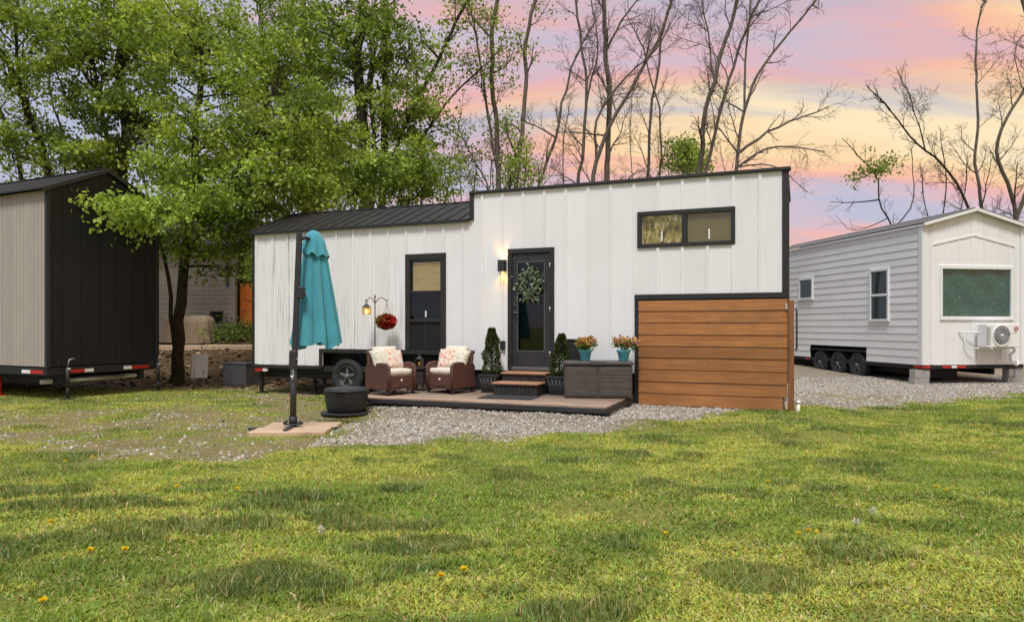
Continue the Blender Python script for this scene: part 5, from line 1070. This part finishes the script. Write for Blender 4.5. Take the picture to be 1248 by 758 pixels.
tree('bare_tree', 'bare tree with a long stem sweeping up to the right over the roof', [(S((722, 420, 22.5), (726, 216, 22.5), (735, 170, 22.5), (758, 130, 22.4), (786, 85, 22.3), (810, 40, 22.2), (830, -30, 22)), .13, .06), (S((728, 205, 22.5), (720, 160, 22.6), (735, 125, 22.7), (765, 90, 22.8), (800, 60, 22.9)), .07, .035)], 54, 'grey_bark', 10, 1.8, 3, .3, group=bare, extra=[(S((735, 172, 22.5), (714, 166, 22.6), (690, 160, 22.7)), .035, 5)])
tree('bare_tree', 'slim twin bare stems left of the upper window', [(S((786, 420, 24.5), (784, 212, 24.5), (793, 160, 24.5), (796, 110, 24.5), (805, 50, 24.5), (822, -10, 24.5)), .10, .05), (S((800, 420, 24.5), (802, 211, 24.5), (806, 150, 24.5), (790, 100, 24.5), (785, 60, 24.5)), .08, .035)], 55, 'grey_bark', 9, 1.8, 3, .25, group=bare)
tree('bare_tree', 'tall bare tree leaning right above the upper window', [(S((848, 420, 22), (848, 208, 22), (862, 130, 22), (880, 70, 22), (898, 0, 22), (915, -60, 22)), .13, .07), (S((852, 300, 22), (856, 205, 22), (880, 110, 22), (900, 60, 22), (930, -10, 22)), .09, .05), (S((872, 100, 22), (868, 50, 22), (856, 0, 22)), .05, .03)], 56, 'grey_bark', 10, 1.8, 3, .35, group=bare)
tree('bare_tree', 'spreading bare tree with low arching limbs over the right roof corner', [(S((895, 420, 21.5), (893, 206, 21.5), (900, 130, 21.5), (918, 90, 21.5), (945, 60, 21.5), (975, 25, 21.5)), .12, .045), (S((898, 140, 21.5), (905, 80, 21.5), (915, 30, 21.5), (912, -20, 21.5)), .06, .03)], 57, 'grey_bark', 9, 1.6, 3, .35, group=bare, extra=[
    (S((897, 185, 21.5), (930, 165, 21.4), (960, 150, 21.3), (985, 143, 21.2), (1010, 130, 21.1)), .05, 9), (S((905, 205, 21.5), (930, 178, 21.4), (965, 180, 21.2), (1005, 185, 21)), .04, 8), (S((897, 190, 21.5), (880, 165, 21.5), (868, 145, 21.6)), .035, 4), (S((915, 208, 21.5), (945, 195, 21.3), (965, 220, 21.1), (985, 235, 21)), .028, 5)])
rb = 'bare trees behind the pale trailer home'
tree('bare_tree', 'upright bare tree rising right behind the white gable peak', [(S((1206, 420, 27), (1203, 258, 27), (1194, 190, 27), (1195, 110, 27), (1190, 60, 27), (1196, 10, 27)), .15, .05)], 58, 'grey_bark', 12, 2.0, 3, .3, group=rb, crook=.22)
tree('bare_tree', 'bare tree with a crooked limb arching left above the grey trailer roof', [(S((1190, 420, 26), (1185, 262, 26), (1168, 225, 26), (1140, 188, 26), (1112, 178, 26), (1098, 150, 26), (1085, 135, 26)), .13, .045), (S((1134, 186, 26), (1118, 160, 26), (1110, 120, 26)), .05, .025)], 59, 'dark_bark', 10, 1.5, 3, .35, group=rb, up=.12)
tree('bare_tree', 'forked bare tree cut by the right edge of the picture', [(S((1238, 420, 25), (1238, 268, 25), (1222, 220, 25), (1205, 190, 25), (1215, 150, 25), (1240, 120, 25), (1262, 80, 25)), .17, .07), (S((1240, 268, 25), (1256, 215, 25), (1280, 150, 25)), .13, .06)], 60, 'grey_bark', 9, 1.8, 3, .3, group=rb)
tree('bare_tree', 'high bare limbs hanging in from the upper right corner', [(S((1300, 420, 23), (1296, 200, 23), (1275, 100, 23), (1255, 40, 23), (1240, -20, 23)), .17, .09), (S((1256, 45, 23), (1238, 30, 23), (1233, 70, 23), (1245, 105, 23)), .04, .02)], 61, 'grey_bark', 9, 1.8, 3, .4, group=rb)
tree('bare_tree', 'small crooked tree with a tuft of leaves above the grey trailer roof', [(S((1092, 420, 25), (1090, 272, 25), (1068, 250, 25), (1062, 238, 25), (1078, 222, 25), (1068, 205, 25), (1045, 190, 25)), .08, .03), (S((1095, 275, 25), (1112, 255, 25), (1118, 215, 25), (1112, 195, 25)), .045, .02)], 62, 'dark_bark', 5, .9, 2, .5, group=rb, blobs=[B(1082, 198, 25, 36, 14, 8, 45, MID, .10, .8), B(1055, 212, 25, 18, 8, 5, 45, MID, .10, .6)], extra=[(S((1064, 246, 25), (1040, 249, 25), (1012, 246, 25)), .03, 4), (S((1032, 290, 25.5), (1028, 280, 25.5), (1018, 262, 25.5)), .02, 4)])
tree('bare_tree', 'low thicket of bare twigs behind the right trailer roof', [(S((1150, 420, 28), (1150, 262, 28), (1155, 225, 28), (1150, 190, 28)), .07, .03), (S((1165, 420, 28), (1170, 260, 28), (1178, 220, 28)), .06, .03), (S((1135, 420, 28), (1132, 270, 28), (1125, 235, 28)), .05, .03)], 63, 'dark_bark', 9, 1.3, 3, .45, group=rb)
tree('bare_tree', 'fine bare twigs low behind the roof between pale trunk and sweeping stem', [(S((690, 420, 27), (690, 225, 27), (684, 190, 27), (690, 150, 27)), .05, .03), (S((770, 420, 27), (770, 215, 27), (762, 170, 27), (770, 130, 27)), .05, .02), (S((560, 420, 26), (558, 240, 26), (545, 200, 26), (560, 150, 26)), .05, .02)], 64, 'grey_bark', 9, 1.4, 3, .45, group=bare)

# ------------------------------------------------------------------ dandelions in the lawn
def ground_at(px, py): D = 1.42 * 865 / (py - 398); return (px - 624) / 865 * D, D
def dandelion(px, py, label, grp, seedhead=False, k_=.85):
    x, y = ground_at(px, py); x, y = float(x), float(y); t = thing('dandelion', label, 'dandelion', (x, y, float(gz(x, y))), 0, grp); g = np.random.default_rng(int(px)); h = (.045 if not seedhead else .075) * k_
    MB().tube([(0, 0, -.01), (.004, .002, h * .6), (.008, 0, h)], .0018, 5).build('stalk', 'stalk_green', t); c = np.array([.008, 0, h])
    n = 70; v = g.normal(0, 1, (n, 3)); v /= np.linalg.norm(v, axis=1)[:, None]
    if not seedhead: v[:, 2] = np.abs(v[:, 2]) * .5; P = c + v * .004; V, F, cc = leaf_cloud(P, v, .021 * k_, [(.80, .62, .015), (.75, .56, .012), (.85, .70, .05)], 0, .15, 3)
    else: P = c + v * .008; V, F, cc = leaf_cloud(P, v, .016 * k_, [(.62, .60, .55), (.7, .68, .62)], 0, .1, 3)
    link('flower_head', np_mesh('flower_head', V, F, cc), 'petal', t)
plain('stalk_green', (.13, .17, .04), .6)
gA = 'scattered yellow dandelions in the lawn'
for px, py, lab in ((151, 677, 'largest yellow dandelion in the lower left lawn'), (108, 678, 'smaller yellow dandelion left of the largest one in the lower left lawn'), (535, 712, 'yellow dandelion in the foreground below the deck'), (50, 737, 'yellow dandelion at the bottom left corner'),
                    (215, 600, 'yellow dandelion left of centre in the mid lawn'), (288, 602, 'yellow dandelion right of the mid lawn left one'), (564, 704, 'faint yellow dandelion beside the foreground centre one')):
    dandelion(px, py, lab, gA)
for px, py, lab in ((972, 655, 'tiny yellow dandelion, left of a close trio in the right lawn'), (984, 651, 'tiny yellow dandelion, middle of a close trio in the right lawn'), (994, 653, 'tiny yellow dandelion, right of a close trio in the right lawn'),
                    (810, 656, 'tiny yellow dandelion alone in the lawn below the cedar screen'), (1140, 598, 'tiny yellow dandelion, left of a pair near the right edge'), (1152, 603, 'tiny yellow dandelion, right of a pair near the right edge'),
                    (935, 592, 'tiny yellow dandelion just below the right corner of the cedar screen'), (78, 566, 'tiny yellow dandelion, left of a pair at the weedy lawn edge'), (112, 561, 'tiny yellow dandelion, right of a pair at the weedy lawn edge'), (60, 640, 'tiny yellow dandelion alone at the left edge of the lawn')):
    dandelion(px, py, lab, gA, k_=.65)
dandelion(1042, 650, 'white dandelion seed head, the left one in the right lawn', 'dandelion seed heads', True, 1.1); dandelion(1062, 637, 'white dandelion seed head, the right one in the right lawn', 'dandelion seed heads', True, 1.1); dandelion(390, 660, 'white dandelion seed head alone in the left lawn', 'dandelion seed heads', True, 1.1)
